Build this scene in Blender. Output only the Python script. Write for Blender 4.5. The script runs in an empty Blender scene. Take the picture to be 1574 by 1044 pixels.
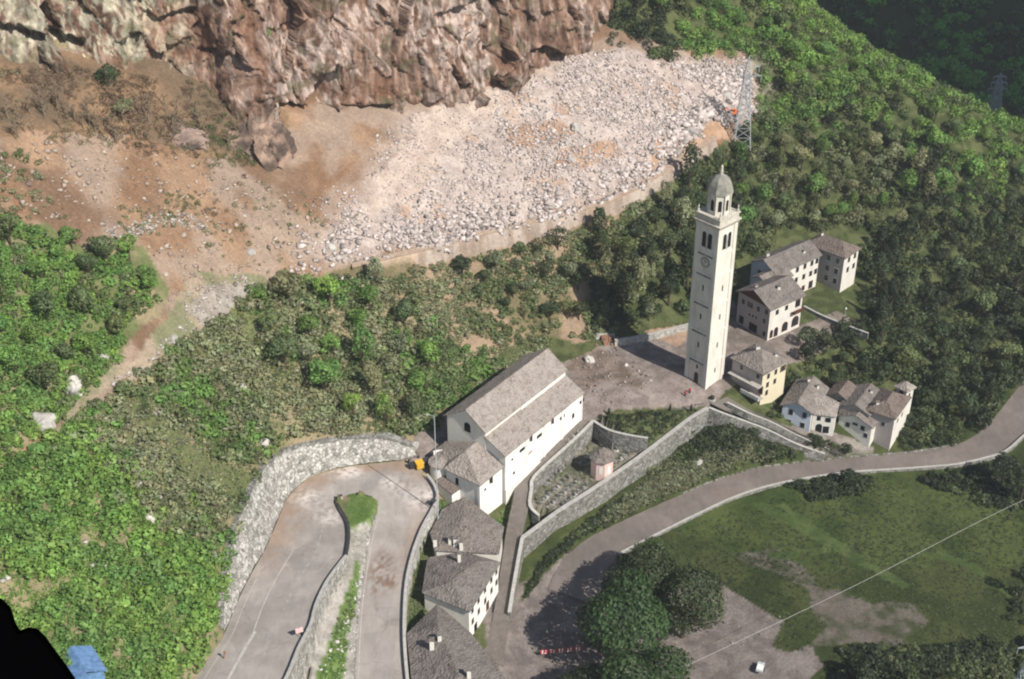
import bpy, math, random
import numpy as np
from mathutils import Vector
R_ = math.radians
random.seed(7); rng = np.random.default_rng(7)
sc = bpy.context.scene
COL = sc.collection

# ------------------------------------------------------------------ camera, sky, sun, exposure
PITCH = R_(32); FPX = 2125.0; HC = 188.0
SP, CP = math.sin(PITCH), math.cos(PITCH)
cam_d = bpy.data.cameras.new('camera'); cam = bpy.data.objects.new('camera', cam_d); COL.objects.link(cam)
cam.location = (0, 0, HC); cam.rotation_euler = (math.pi/2 - PITCH, 0, 0)
cam_d.sensor_width = 36; cam_d.lens = 36*FPX/1574; cam_d.clip_start = 0.1; cam_d.clip_end = 6000
sc.camera = cam
SUN_EL = R_(43); SX, SY = 0.727, -0.687          # horizontal direction towards the sun
world = bpy.data.worlds.new('World'); sc.world = world; world.use_nodes = True
wn = world.node_tree; bg = wn.nodes['Background']
sky = wn.nodes.new('ShaderNodeTexSky'); sky.sky_type = 'NISHITA'; sky.sun_disc = False
sky.sun_elevation = SUN_EL; sky.sun_rotation = math.atan2(SX, SY); sky.altitude = 900; sky.air_density = 1.0; sky.dust_density = 1.5
wn.links.new(sky.outputs[0], bg.inputs[0]); bg.inputs[1].default_value = 0.075
sd = bpy.data.lights.new('sun', 'SUN'); sd.energy = 4.6; sd.angle = R_(0.5); sd.color = (1.0, 0.93, 0.83)
sun = bpy.data.objects.new('sun', sd); COL.objects.link(sun)
sv = Vector((SX*math.cos(SUN_EL), SY*math.cos(SUN_EL), math.sin(SUN_EL)))
sun.rotation_euler = sv.to_track_quat('Z', 'Y').to_euler(); sun.location = (150, 0, 300)
sc.view_settings.view_transform = 'Standard'; sc.view_settings.look = 'None'
sc.view_settings.exposure = 0.45; sc.view_settings.gamma = 1; sc.view_settings.use_curve_mapping = False
sc.cycles.filter_width = 2.1; sc.cycles.volume_step_rate = 4; sc.cycles.volume_max_steps = 64; sc.cycles.volume_bounces = 0; sc.cycles.max_bounces = 6; sc.cycles.diffuse_bounces = 3; sc.cycles.transparent_max_bounces = 4

# ------------------------------------------------------------------ survey: a photo pixel at a known height gives a place on the ground
def W(px, py, z=0.0):
    u = (px-787)/FPX; v = (py-522)/FPX
    d = (u, CP-v*SP, -SP-v*CP); t = (z-HC)/d[2]
    return np.array([d[0]*t, d[1]*t, float(z)])
def PROJ(P):
    P = np.asarray(P, float); z = P[..., 2]-HC
    dep = P[..., 1]*CP - z*SP; up = P[..., 1]*SP + z*CP
    dep = np.where(dep < 1, 1, dep)
    return 787+FPX*P[..., 0]/dep, 522-FPX*up/dep
def ZAT(py, x, y):
    v = (py-522)/FPX; t = y/(CP-v*SP); return HC+(-SP-v*CP)*t
def inpoly(x, y, poly):
    x = np.asarray(x); y = np.asarray(y); r = np.zeros(x.shape, bool); n = len(poly)
    for i in range(n):
        x0, y0 = poly[i][:2]; x1, y1 = poly[(i+1) % n][:2]
        if y0 == y1: continue
        c = ((y0 > y) != (y1 > y)) & (x < (x1-x0)*(y-y0)/(y1-y0)+x0); r ^= c
    return r

# ------------------------------------------------------------------ noise
def _h(ix, iy, iz, s):
    h = (ix.astype(np.int64)*374761393 + iy.astype(np.int64)*668265263 + iz.astype(np.int64)*2147483647 + s*974634777) & 0xffffffff
    h = ((h ^ (h >> 13))*1274126177) & 0xffffffff
    h = ((h ^ (h >> 15))*2246822519) & 0xffffffff
    return ((h ^ (h >> 16)) & 0xffffff)/float(0xffffff)
def vn(P, f=1.0, s=0):
    P = np.asarray(P, float)*f; I = np.floor(P).astype(np.int64); F = P-I; F = F*F*(3-2*F)
    r = 0
    for dx in (0, 1):
        for dy in (0, 1):
            for dz in (0, 1):
                w = (F[..., 0] if dx else 1-F[..., 0])*(F[..., 1] if dy else 1-F[..., 1])*(F[..., 2] if dz else 1-F[..., 2])
                r = r + w*_h(I[..., 0]+dx, I[..., 1]+dy, I[..., 2]+dz, s)
    return r
def fbm(P, f=1.0, o=4, s=0, g=0.5):
    a = 1; t = 0; r = 0
    for k in range(o): r = r+a*vn(P, f*2**k, s+k*17); t += a; a *= g
    return r/t
def vor(P, f=1.0, s=0):
    P = np.asarray(P, float)*f; I = np.floor(P).astype(np.int64)
    d1 = np.full(P.shape[:-1], 9.0); d2 = d1.copy(); cid = np.zeros(P.shape[:-1])
    for dx in (-1, 0, 1):
        for dy in (-1, 0, 1):
            for dz in (-1, 0, 1):
                J = I+np.array([dx, dy, dz])
                q = np.stack([J[..., k]+_h(J[..., 0], J[..., 1], J[..., 2], s+31*k+1) for k in range(3)], -1)
                d = np.sqrt(((q-P)**2).sum(-1)); idv = _h(J[..., 0], J[..., 1], J[..., 2], s+777)
                nearer = d < d1
                d2 = np.where(nearer, d1, np.minimum(d2, d)); cid = np.where(nearer, idv, cid); d1 = np.where(nearer, d, d1)
    return d1, d2, cid
def facet(P, f, s, tilt, step):
    "broken rock: every cell is a tilted flat face"
    P = np.asarray(P, float)*f; I = np.floor(P).astype(np.int64); d1 = np.full(P.shape[:-1], 9.0); best = np.zeros(P.shape)
    hh = [np.zeros(P.shape[:-1]) for _ in range(4)]
    for dx in (-1, 0, 1):
        for dy in (-1, 0, 1):
            for dz in (-1, 0, 1):
                J = I+np.array([dx, dy, dz]); q = np.stack([J[..., k]+_h(J[..., 0], J[..., 1], J[..., 2], s+31*k+1) for k in range(3)], -1); d = np.abs(q-P).sum(-1)*.5+np.sqrt(((q-P)**2).sum(-1))*.5; nb = d < d1
                d1 = np.where(nb, d, d1); best = np.where(nb[..., None], q, best)
                for k in range(4): hh[k] = np.where(nb, _h(J[..., 0], J[..., 1], J[..., 2], s+500+k), hh[k])
    L = (P-best); return (step*(hh[3]-.5)+tilt*((hh[0]-.5)*L[..., 0]+(hh[1]-.5)*L[..., 1]+(hh[2]-.5)*L[..., 2]))/f, hh[3]
def sm(a, b, x):
    t = np.clip((x-a)/(b-a), 0, 1); return t*t*(3-2*t)

# ------------------------------------------------------------------ mesh and object helpers
def mesh_np(name, V, F, col=None):
    V = np.asarray(V, np.float32); F = np.asarray(F, np.int32); k = F.shape[1]
    me = bpy.data.meshes.new(name)
    me.vertices.add(len(V)); me.vertices.foreach_set('co', V.ravel())
    me.loops.add(F.size); me.loops.foreach_set('vertex_index', F.ravel())
    me.polygons.add(len(F)); me.polygons.foreach_set('loop_start', np.arange(0, F.size, k, dtype=np.int32))
    try: me.polygons.foreach_set('loop_total', np.full(len(F), k, np.int32))
    except Exception: pass
    if col is not None:
        a = me.color_attributes.new('Col', 'FLOAT_COLOR', 'POINT')
        c4 = np.ones((len(V), 4), np.float32); c4[:, :3] = col; a.data.foreach_set('color', c4.ravel())
    me.update(calc_edges=True); me.validate()
    return me
class MB:
    def __init__(s): s.v = []; s.f = []
    def add(s, V, F):
        n = len(s.v); s.v += [tuple(map(float, p)) for p in V]; s.f += [tuple(i+n for i in f) for f in F]; return s
    def box(s, a, b):
        x0, y0, z0 = a; x1, y1, z1 = b
        return s.add([(x0,y0,z0),(x1,y0,z0),(x1,y1,z0),(x0,y1,z0),(x0,y0,z1),(x1,y0,z1),(x1,y1,z1),(x0,y1,z1)],
              [(0,3,2,1),(4,5,6,7),(0,1,5,4),(1,2,6,5),(2,3,7,6),(3,0,4,7)])
    def prism(s, poly, z0, z1):
        n = len(poly); V = [(p[0], p[1], z0) for p in poly]+[(p[0], p[1], z1 if np.isscalar(z1) else z1[i]) for i, p in enumerate(poly)]
        F = [tuple(range(n-1, -1, -1)), tuple(range(n, 2*n))]+[(i, (i+1) % n, n+(i+1) % n, n+i) for i in range(n)]
        return s.add(V, F)
    def tube(s, a, b, r0, r1=None, n=6):
        a = Vector(a); b = Vector(b); r1 = r0 if r1 is None else r1
        d = (b-a).normalized(); u = d.orthogonal().normalized(); w = d.cross(u)
        V = []
        for q, r in ((a, r0), (b, r1)):
            for i in range(n):
                t = 2*math.pi*i/n; V.append(q+u*(r*math.cos(t))+w*(r*math.sin(t)))
        return s.add(V, [(i, (i+1) % n, n+(i+1) % n, n+i) for i in range(n)]+[tuple(range(n-1, -1, -1)), tuple(range(n, 2*n))])
    def lathe(s, prof, n=8, c=(0, 0), rot=0.0):
        V = []; m = len(prof)
        for r, z in prof:
            for i in range(n):
                t = rot+2*math.pi*i/n; V.append((c[0]+r*math.cos(t), c[1]+r*math.sin(t), z))
        F = [(k*n+i, k*n+(i+1) % n, (k+1)*n+(i+1) % n, (k+1)*n+i) for k in range(m-1) for i in range(n)]
        F += [tuple(range(n-1, -1, -1)), tuple(range((m-1)*n, m*n))]
        return s.add(V, F)
    def build(s, name, mat, parent=None, bevel=0, smooth=False):
        me = bpy.data.meshes.new(name); me.from_pydata(s.v, [], s.f); me.update()
        if smooth:
            me.polygons.foreach_set('use_smooth', [True]*len(me.polygons))
        me.materials.append(mat); o = bpy.data.objects.new(name, me); COL.objects.link(o); o.parent = parent
        if bevel:
            m = o.modifiers.new('bevel', 'BEVEL'); m.width = bevel; m.segments = 2; m.limit_method = 'ANGLE'
        return o
def tag(o, label=None, cat=None, group=None, kind=None):
    if label: o['label'] = label
    if cat: o['category'] = cat
    if group: o['group'] = group
    if kind: o['kind'] = kind
    return o
def empty(name, loc, rz=0.0, **k):
    o = bpy.data.objects.new(name, None); COL.objects.link(o); o.location = tuple(map(float, loc)); o.rotation_euler = (0, 0, rz)
    o.empty_display_size = 0.5
    return tag(o, **k)
def link(name, me, mat=None, parent=None):
    if mat and not me.materials: me.materials.append(mat)
    o = bpy.data.objects.new(name, me); COL.objects.link(o); o.parent = parent; return o

# ------------------------------------------------------------------ materials
class NT:
    def __init__(s, name, rough=0.9, spec=0.2):
        s.m = bpy.data.materials.new(name); s.m.use_nodes = True; s.t = s.m.node_tree; s.b = s.t.nodes['Principled BSDF']
        s.b.inputs['Roughness'].default_value = rough; s.b.inputs['Specular IOR Level'].default_value = spec
        s.co = s.t.nodes.new('ShaderNodeNewGeometry').outputs['Position']
    def n(s, typ, **k):
        nd = s.t.nodes.new(typ)
        for a, b in k.items(): setattr(nd, a, b)
        return nd
    def l(s, a, b): s.t.links.new(a, b)
    def noise(s, scale, detail=4, rough=.6, vec=None):
        nd = s.n('ShaderNodeTexNoise'); nd.inputs['Scale'].default_value = scale; nd.inputs['Detail'].default_value = detail; nd.inputs['Roughness'].default_value = rough
        s.l(vec or s.co, nd.inputs['Vector']); return nd.outputs['Fac']
    def voro(s, scale, feat='F1', out='Distance', vec=None):
        nd = s.n('ShaderNodeTexVoronoi', feature=feat); nd.inputs['Scale'].default_value = scale
        s.l(vec or s.co, nd.inputs['Vector']); return nd.outputs[out]
    def ramp(s, fac, stops):
        nd = s.n('ShaderNodeValToRGB'); s.l(fac, nd.inputs['Fac']); cr = nd.color_ramp
        while len(cr.elements) < len(stops): cr.elements.new(0.5)
        for e, (p, c) in zip(cr.elements, stops): e.position = p; e.color = (*c, 1) if len(c) == 3 else c
        return nd.outputs['Color']
    def mix(s, fac, a, b, mode='MIX'):
        nd = s.n('ShaderNodeMix', data_type='RGBA', blend_type=mode)
        for sock, v in ((nd.inputs['Factor'], fac), (nd.inputs['A'], a), (nd.inputs['B'], b)):
            if hasattr(v, 'is_output'): s.l(v, sock)
            else: sock.default_value = v if np.isscalar(v) else (*v, 1)
        return nd.outputs['Result']
    def scaled(s, sx, sy, sz, rz=0):
        nd = s.n('ShaderNodeMapping'); nd.inputs['Scale'].default_value = (sx, sy, sz); nd.inputs['Rotation'].default_value = (0, 0, rz)
        s.l(s.co, nd.inputs['Vector']); return nd.outputs['Vector']
    def base(s, c):
        if hasattr(c, 'is_output'): s.l(c, s.b.inputs['Base Color'])
        else: s.b.inputs['Base Color'].default_value = (*c, 1)
        return s
    def bump(s, h, strength=.5, dist=.1):
        nd = s.n('ShaderNodeBump'); nd.inputs['Strength'].default_value = strength; nd.inputs['Distance'].default_value = dist
        s.l(h, nd.inputs['Height']); s.l(nd.outputs[0], s.b.inputs['Normal']); return s
def attr(m, name='Col'):
    nd = m.n('ShaderNodeAttribute'); nd.attribute_name = name; return nd.outputs['Color']
M = {}
def var(c, k): return tuple(min(1, x*k) for x in c)
def mk(name, c, s1=.6, s2=4, lo=.8, hi=1.15, rough=.9, bump=0, spec=.2):
    m = NT(name, rough, spec)
    a = m.ramp(m.noise(s1, 5), [(.3, var(c, lo)), (.7, var(c, hi))])
    b = m.ramp(m.noise(s2, 3), [(.3, (.8, .8, .8)), (.7, (1.12, 1.12, 1.12))])
    m.base(m.mix(1.0, a, b, 'MULTIPLY'))
    if bump: m.bump(m.noise(s2*1.5, 5), bump, .08)
    M[name] = m.m; return m.m
# terrain: painted soil kind per point x fine noise
m = NT('terrain', .95, .1)
f1 = m.ramp(m.noise(1.6, 6, .7), [(.25, (.6, .6, .62)), (.75, (1.3, 1.28, 1.22))])
f2 = m.ramp(m.noise(.22, 4), [(.3, (.86, .86, .86)), (.7, (1.12, 1.12, 1.12))])
m.base(m.mix(1.0, m.mix(1.0, attr(m), f1, 'MULTIPLY'), f2, 'MULTIPLY')); m.bump(m.noise(1.2, 8, .7), .8, .35); M['terrain'] = m.m
m = NT('cliff_rock', .9, .15)
st = m.noise(1.0, 6, .7, m.scaled(.9, .9, .25))
m.base(m.mix(1.0, attr(m), m.ramp(st, [(.25, (.62, .6, .6)), (.7, (1.3, 1.28, 1.25))]), 'MULTIPLY')); m.bump(m.noise(1.4, 8, .75), 1.0, .5); M['cliff'] = m.m
m = NT('loose_rock', .9, .15)
m.base(m.mix(1.0, attr(m), m.ramp(m.noise(2.5, 4), [(.3, (.8, .8, .8)), (.7, (1.15, 1.15, 1.15))]), 'MULTIPLY')); m.bump(m.noise(4, 5), .5, .1); M['rock'] = m.m
# foliage
def leafmat(name, use_obj):
    m = NT(name, .6, .25); c = attr(m)
    if use_obj:
        oi = m.n('ShaderNodeObjectInfo'); c = m.mix(1.0, c, oi.outputs['Color'], 'MULTIPLY')
    m.base(c); m.b.inputs['Specular IOR Level'].default_value = .35
    tr = m.n('ShaderNodeBsdfTranslucent'); m.l(m.mix(1.0, c, (1.3, 1.35, .6), 'MULTIPLY'), tr.inputs['Color'])
    mx = m.n('ShaderNodeMixShader'); mx.inputs[0].default_value = .28
    m.l(m.b.outputs[0], mx.inputs[1]); m.l(tr.outputs[0], mx.inputs[2]); m.l(mx.outputs[0], m.t.nodes['Material Output'].inputs['Surface'])
    return m.m
M['leaf'] = leafmat('foliage_single', True); M['leafstuff'] = leafmat('foliage_mass', False)
mk('bark', (.09, .07, .05), 2, 9, bump=.5); mk('deadwood', (.22, .17, .12), 2, 9)
# stone slab roofs
def roofmat(name, c, c2):
    m = NT(name, .85, .25)
    cell = m.voro(2.2, out='Color'); g = m.n('ShaderNodeRGBToBW'); m.l(cell, g.inputs[0])
    a = m.ramp(g.outputs[0], [(.12, var(c, .66)), (.45, c), (.85, var(c, 1.25))])
    b = m.mix(m.ramp(m.noise(.5, 5, .7), [(.42, (0, 0, 0)), (.68, (1, 1, 1))]), a, c2)
    m.base(m.mix(1.0, b, m.ramp(m.noise(5, 3), [(.3, (.82, .82, .82)), (.7, (1.12, 1.12, 1.12))]), 'MULTIPLY'))
    m.bump(m.voro(2.2), 1.0, .25); M[name] = m.m
roofmat('roof_stone', (.175, .152, .137), (.25, .225, .205)); roofmat('roof_light', (.27, .235, .21), (.36, .325, .30))
roofmat('roof_slate', (.15, .132, .122), (.22, .20, .185)); roofmat('roof_brown', (.15, .118, .102), (.19, .16, .14))
def wallmat(name, c, stain, amt=.5):
    m = NT(name, .92, .1)
    s1 = m.noise(.5, 6, .7, m.scaled(1.2, 1.2, .35))
    f = m.ramp(s1, [(.45, (0, 0, 0)), (.8, (amt, amt, amt))])
    m.base(m.mix(1.0, m.mix(f, c, stain), m.ramp(m.noise(6, 4), [(.3, (.93, .93, .93)), (.7, (1.05, 1.05, 1.05))]), 'MULTIPLY')); m.bump(m.noise(7, 5), .15, .03); M[name] = m.m
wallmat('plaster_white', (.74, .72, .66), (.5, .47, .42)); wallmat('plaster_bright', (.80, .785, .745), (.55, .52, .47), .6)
wallmat('plaster_yellow', (.62, .56, .41), (.46, .40, .30)); wallmat('plaster_house', (.64, .62, .57), (.42, .39, .35), .75); wallmat('plaster_blue_and_shade', (.55, .6, .68), (.42, .46, .52))  # the blue plaster also serves as painted shade on left house fronts
wallmat('plaster_grey_and_shade', (.40, .36, .345), (.28, .25, .235), .7); wallmat('plaster_pink', (.68, .50, .455), (.52, .37, .33)); wallmat('tower_plaster', (.68, .65, .59), (.40, .375, .335), .75)  # the grey plaster also stands in for shade on left house walls
def stonemat(name, cs, scale, mort=.6):
    m = NT(name, .92, .12)
    cell = m.voro(scale, out='Color'); g = m.n('ShaderNodeRGBToBW'); m.l(cell, g.inputs[0])
    a = m.ramp(g.outputs[0], [(.1, cs[0]), (.45, cs[1]), (.85, cs[2])])
    e = m.voro(scale, 'DISTANCE_TO_EDGE'); ed = m.ramp(e, [(.02, (mort, mort, mort)), (.12, (1, 1, 1))])
    b = m.mix(1.0, a, ed, 'MULTIPLY'); b = m.mix(1.0, b, m.ramp(m.noise(.6, 5, .7), [(.3, (.68, .68, .66)), (.65, (1.12, 1.12, 1.1))]), 'MULTIPLY')
    m.base(b); m.bump(e, .8, .15); M[name] = m.m
stonemat('stone_light', ((.30, .29, .27), (.44, .43, .41), (.6, .59, .57)), 1.6); stonemat('stone_grey', ((.14, .14, .13), (.23, .225, .215), (.34, .335, .32)), 1.5)
stonemat('stone_pale', ((.22, .215, .20), (.36, .35, .33), (.54, .53, .51)), 1.4, .5)
mk('coping', (.42, .41, .385), 1, 5); mk('dark_coping', (.05, .05, .055), 1, 5); mk('stone_band', (.52, .49, .43), 1, 5)
# asphalt
m = NT('track_soil', .95, .1); m.base(m.mix(m.ramp(m.noise(.8, 6, .7), [(.35, (0, 0, 0)), (.65, (1, 1, 1))]), (.33, .235, .165), (.46, .37, .30))); m.bump(m.noise(3, 6), .5, .1); M['track_soil'] = m.m
def roadmat(name, c, dust, mud):
    m = NT(name, .85, .2)
    a = m.mix(m.ramp(m.noise(.12, 5, .6), [(.4, (0, 0, 0)), (.65, (1, 1, 1))]), c, dust)
    a = m.mix(m.ramp(m.noise(.07, 4, .7), [(.56, (0, 0, 0)), (.72, (.75, .75, .75))]), a, mud)
    a = m.mix(1.0, a, m.ramp(m.noise(7, 5, .8), [(.3, (.9, .9, .9)), (.7, (1.08, 1.08, 1.08))]), 'MULTIPLY')
    wp = m.n('ShaderNodeVectorMath', operation='ADD'); nz = m.n('ShaderNodeTexNoise'); nz.inputs['Scale'].default_value = .5; m.l(m.co, nz.inputs['Vector']); sc_ = m.n('ShaderNodeVectorMath', operation='SCALE'); sc_.inputs['Scale'].default_value = 3.0; m.l(nz.outputs['Color'], sc_.inputs[0]); m.l(m.co, wp.inputs[0]); m.l(sc_.outputs[0], wp.inputs[1])
    a = m.mix(1.0, a, m.ramp(m.voro(.07, 'DISTANCE_TO_EDGE', vec=wp.outputs[0]), [(.002, (.8, .79, .78)), (.008, (1, 1, 1))]), 'MULTIPLY')
    cv = m.n('ShaderNodeRGBToBW'); m.l(m.voro(.11, out='Color'), cv.inputs[0]); a = m.mix(1.0, a, m.ramp(cv.outputs[0], [(.2, (.92, .92, .92)), (.6, (1.04, 1.04, 1.04))]), 'MULTIPLY')
    m.base(m.mix(1.0, a, m.ramp(m.noise(.9, 4, .7, m.scaled(1, .3, 1)), [(.3, (.86, .86, .86)), (.7, (1.09, 1.09, 1.09))]), 'MULTIPLY')); m.bump(m.noise(14, 3), .12, .02); M[name] = m.m
roadmat('asphalt_dusty', (.29, .265, .247), (.37, .34, .32), (.32, .28, .25)); roadmat('asphalt_dark', (.17, .147, .135), (.21, .18, .163), (.185, .15, .13))
mk('road_paint', (.52, .49, .46), 1, 6, .7, 1.1); mk('paving', (.19, .165, .16), .3, 3); mk('path_stone', (.17, .15, .135), .8, 3)
m = NT('grass', .95, .1); m.base(m.mix(m.ramp(m.noise(.8, 6, .7), [(.35, (0, 0, 0)), (.65, (1, 1, 1))]), (.10, .17, .045), (.17, .25, .07))); m.bump(m.noise(6, 6), .6, .15); M['grass'] = m.m
mk('glass_dark', (.02, .022, .028), 3, 9, rough=.2, spec=.5); mk('wood_dark', (.09, .04, .028), 2, 8); mk('iron', (.04, .04, .045), 2, 8, rough=.6); mk('shutter_red', (.22, .05, .035), 2, 9)
mk('galvanised', (.42, .45, .48), 2, 8, rough=.5); mk('lead_dome', (.255, .25, .22), .8, 5, .7, 1.3, bump=.3); mk('frame_white', (.6, .58, .54), 3, 9); mk('void', (.012, .012, .014), 3, 9)
mk('yellow_paint', (.62, .36, .04), 3, 9, rough=.5); mk('orange_paint', (.75, .16, .03), 3, 9, rough=.5); mk('red_paint', (.55, .04, .04), 3, 9, rough=.5); mk('pink_paint', (.75, .5, .48), 3, 9); mk('white_paint', (.78, .78, .76), 3, 9)
mk('blue_metal', (.13, .235, .42), 1.2, 5, .7, 1.4, rough=.5); mk('rubber', (.0012, .0012, .0015), 3, 9, rough=.9, spec=0.0); mk('skin', (.4, .25, .18), 3, 9); mk('cable', (.5, .5, .48), 3, 9); mk('concrete', (.40, .38, .35), .8, 5)
mk('brick_ruin', (.26, .15, .10), 1.5, 5, .6, 1.4, bump=.6)

# ------------------------------------------------------------------ the lie of the land
def rbf_fit(C):
    C = np.array(C, float); X = C[:, :2]/100; n = len(C)
    D = np.linalg.norm(X[:, None]-X[None], axis=2)
    A = np.zeros((n+3, n+3)); A[:n, :n] = D - 0.004*np.eye(n); A[:n, n:] = np.c_[np.ones(n), X]; A[n:, :n] = A[:n, n:].T
    w = np.linalg.solve(A, np.r_[C[:, 2], 0, 0, 0]); return X, w
def rbf_eval(fit, x, y):
    X, w = fit; n = len(X); sh = np.shape(x); p = np.c_[np.ravel(x), np.ravel(y)]/100; out = np.empty(len(p))
    for k in range(0, len(p), 40000):
        q = p[k:k+40000]; D = np.sqrt(((q[:, None]-X[None])**2).sum(2)); out[k:k+40000] = D@w[:n]+w[n]+q@w[n+1:]
    return out.reshape(sh)
def UP(px, py, p0, g, nrm=(-.70, .714)):
    "where the sight line at (px,py) meets the slope of gradient g that starts at p0"
    lo, hi = -40, 170; nx, ny = nrm; k0 = nx*p0[0]+ny*p0[1]
    for _ in range(50):
        mid = (lo+hi)/2; q = W(px, py, mid)
        if nx*q[0]+ny*q[1]-k0-(mid-p0[2])/g > 0: lo = mid
        else: hi = mid
    return W(px, py, mid)
# masonry slope above the hairpin: foot points and heights
WALLB = [(345,972,8.8,.6),(358,940,8.2,3),(375,902,7.5,5.5),(393,868,7,7.5),(410,838,6.3,8.5),(428,795,5.4,8.5),(441,765,4.9,8),(463,742,4.2,7.2),(485,730,3.9,6.3),(508,722,3.6,5.8),(535,716,3.3,5.5),(562,712,3.1,5.2),(590,709,3,4.8),(618,706,3,3.6),(640,700,2.8,1.6)]
wb = [W(*q[:3]) for q in WALLB]; wt = []
for i, p in enumerate(wb):
    a = wb[max(0, i-1)]; b = wb[min(len(wb)-1, i+1)]; t = (b-a)[:2]; t /= np.hypot(*t); nrm = np.array([-t[1], t[0]]); h = WALLB[i][3]
    wt.append(np.array([p[0]+nrm[0]*h*.5, p[1]+nrm[1]*h*.5, p[2]+h]))
C = []
C += [p+np.array([0, 0, .3]) for p in wt]
track = [W(*q) for q in [(-60,765,38),(60,680,37.5),(180,600,36),(290,520,34.5),(400,440,33),(480,415,31.5),(560,402,30),(660,378,28.5),(760,352,27),(830,336,26),(900,318,25.5),(980,282,25.5),(1060,232,26),(1130,188,27)]]
C += track
tr = {q: p for q, p in zip((-60, 60, 180, 290, 400, 480, 560, 660, 760, 830, 900, 980, 1060, 1130), track)}
for k, lst in {-60: [(-60,500),(-60,350),(-60,230)], 60: [(60,480),(60,350),(60,200)], 180: [(180,450),(180,300),(180,160)], 290: [(290,400),(290,260),(290,165)], 400: [(400,330),(400,230)],
               480: [(480,290),(480,180)], 560: [(560,280),(580,195)], 660: [(660,260),(660,175)], 760: [(760,230),(760,150)], 900: [(900,200),(900,100)], 980: [(990,180),(990,90)], 1060: [(1060,150),(1060,60),(1030,-60)],
               1130: [(1130,110),(1130,20),(1130,-80)]}.items():
    for q in lst: C.append(UP(q[0], q[1], tr[k], .64))
for q in [(655,662,3.5),(690,640,3.5),(620,690,4),(740,590,3),(800,545,2.5),(835,528,2),(880,530,1.2),(935,515,1.2),(1000,500,1.5),(1060,488,1.5),(1125,455,1),
          (1180,405,2.5),(1230,375,3),(1270,362,3),(1330,372,1),(1325,430,-1),(1300,500,-1.5),(1400,560,-9),(1380,520,-6),(1440,600,-12),(1500,640,-14),(1574,550,-13.5),(1650,520,-13.5),
          # yards and piazza
          (890,600,0),(940,560,0),(1000,540,0),(1040,600,0),(960,610,0),(1080,612,0),(1130,500,0),(1180,530,0),(1240,500,0),(1290,480,-.3),(1230,470,0),(1200,545,-.3),(1120,590,0),
          (1215,560,-1),(1260,520,-1.5),(1250,585,-5),(1300,590,-8),(1380,620,-11),(1210,620,-7.5),(1165,628,-3.2),(1140,622,-1.5),(1200,600,-5),(1205,655,-7.2),(1248,667,-8.6),(1290,675,-10.6),(1320,686,-12.6),(1280,640,-8.5),(1350,690,-13.4),(1340,680,-13.5),
          (1110,632,-1.5),(1180,663,-7),(1230,686,-11),(1290,702,-14),(1400,692,-14.5),
          # below the churchyard wall
          (822,860,-11),(862,832,-10.5),(910,795,-10.3),(960,760,-9.8),(1005,730,-9),(1060,690,-7.5),(1095,652,-5.5),(1000,760,-11),(1100,720,-11),(1180,700,-11.8),
          # low ground
          (1000,722,-10),(1030,697,-9),(1062,672,-8),(1088,648,-6.5),(930,768,-10.3),(885,800,-10.6),
          (870,858,-12.3),(940,830,-12.6),(1050,790,-13.2),(1150,750,-14),(1300,722,-14.8),(1450,705,-15),(1540,660,-15),(1600,600,-14.5),(1700,560,-14.5),
          (830,900,-12.5),(800,960,-12.5),(770,1044,-12.5),(760,1150,-12.5),(900,950,-13),(1000,1044,-13.2),(1000,1150,-13.2),(1200,1000,-13.6),(1100,880,-13.8),(1300,900,-15),(1450,800,-16.5),(1574,760,-17),(1700,700,-17),
          (1450,950,-16.5),(1574,900,-17.5),(1700,900,-18),(1500,1100,-17),(1300,1100,-15),(1200,820,-14.8),
          # houses under the hairpin
          (700,1000,-9.5),(640,1040,-8),(680,1140,-9),(735,985,-9.7),(680,900,-6.5),(720,820,-5),(700,770,-2.5),(645,880,-4),(632,960,-6),
          # roadsides
          (690,700,1.5),(650,700,2.6),(330,1010,9.6),(300,1050,10.3),(255,1120,11),(180,1050,22),(100,1000,27),(0,1000,30),(-80,900,36),(-80,1100,30),(100,1150,22),
          (300,900,19),(200,850,27),(350,780,18),(250,720,27),(100,850,32),(420,660,16),(350,620,23),(300,560,29)]:
    C.append(W(*q))
# spur on the right and the drop behind it
for q in [(1230,5,40),(1300,80,31),(1380,125,26),(1450,160,21),(1520,185,14),(1600,212,8),(1700,240,4),(1180,-60,46),
          (1250,250,16),(1250,130,29),(1400,300,7),(1400,210,15),(1550,400,-7),(1550,300,-2),(1640,350,-8),(1180,330,7),(1180,240,17),(1180,150,27),(1330,340,3),(1470,420,-7),(1450,500,-9)]:
    C.append(W(*q))
C += [np.array(p, float) for p in [(150,470,-10),(110,500,0),(60,560,20),(190,440,-20),(240,400,-25),(60,500,42),(220,480,-28),(120,560,-15),
      (-30,420,95),(-90,420,110),(-160,400,125),(-200,300,105),(-190,200,85),(20,470,80),(-40,520,130),(-150,150,55),(-90,150,32),(-40,150,11),(0,150,-8),(60,150,-14),(130,150,-17)]]
FIT = rbf_fit(C)
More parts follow.
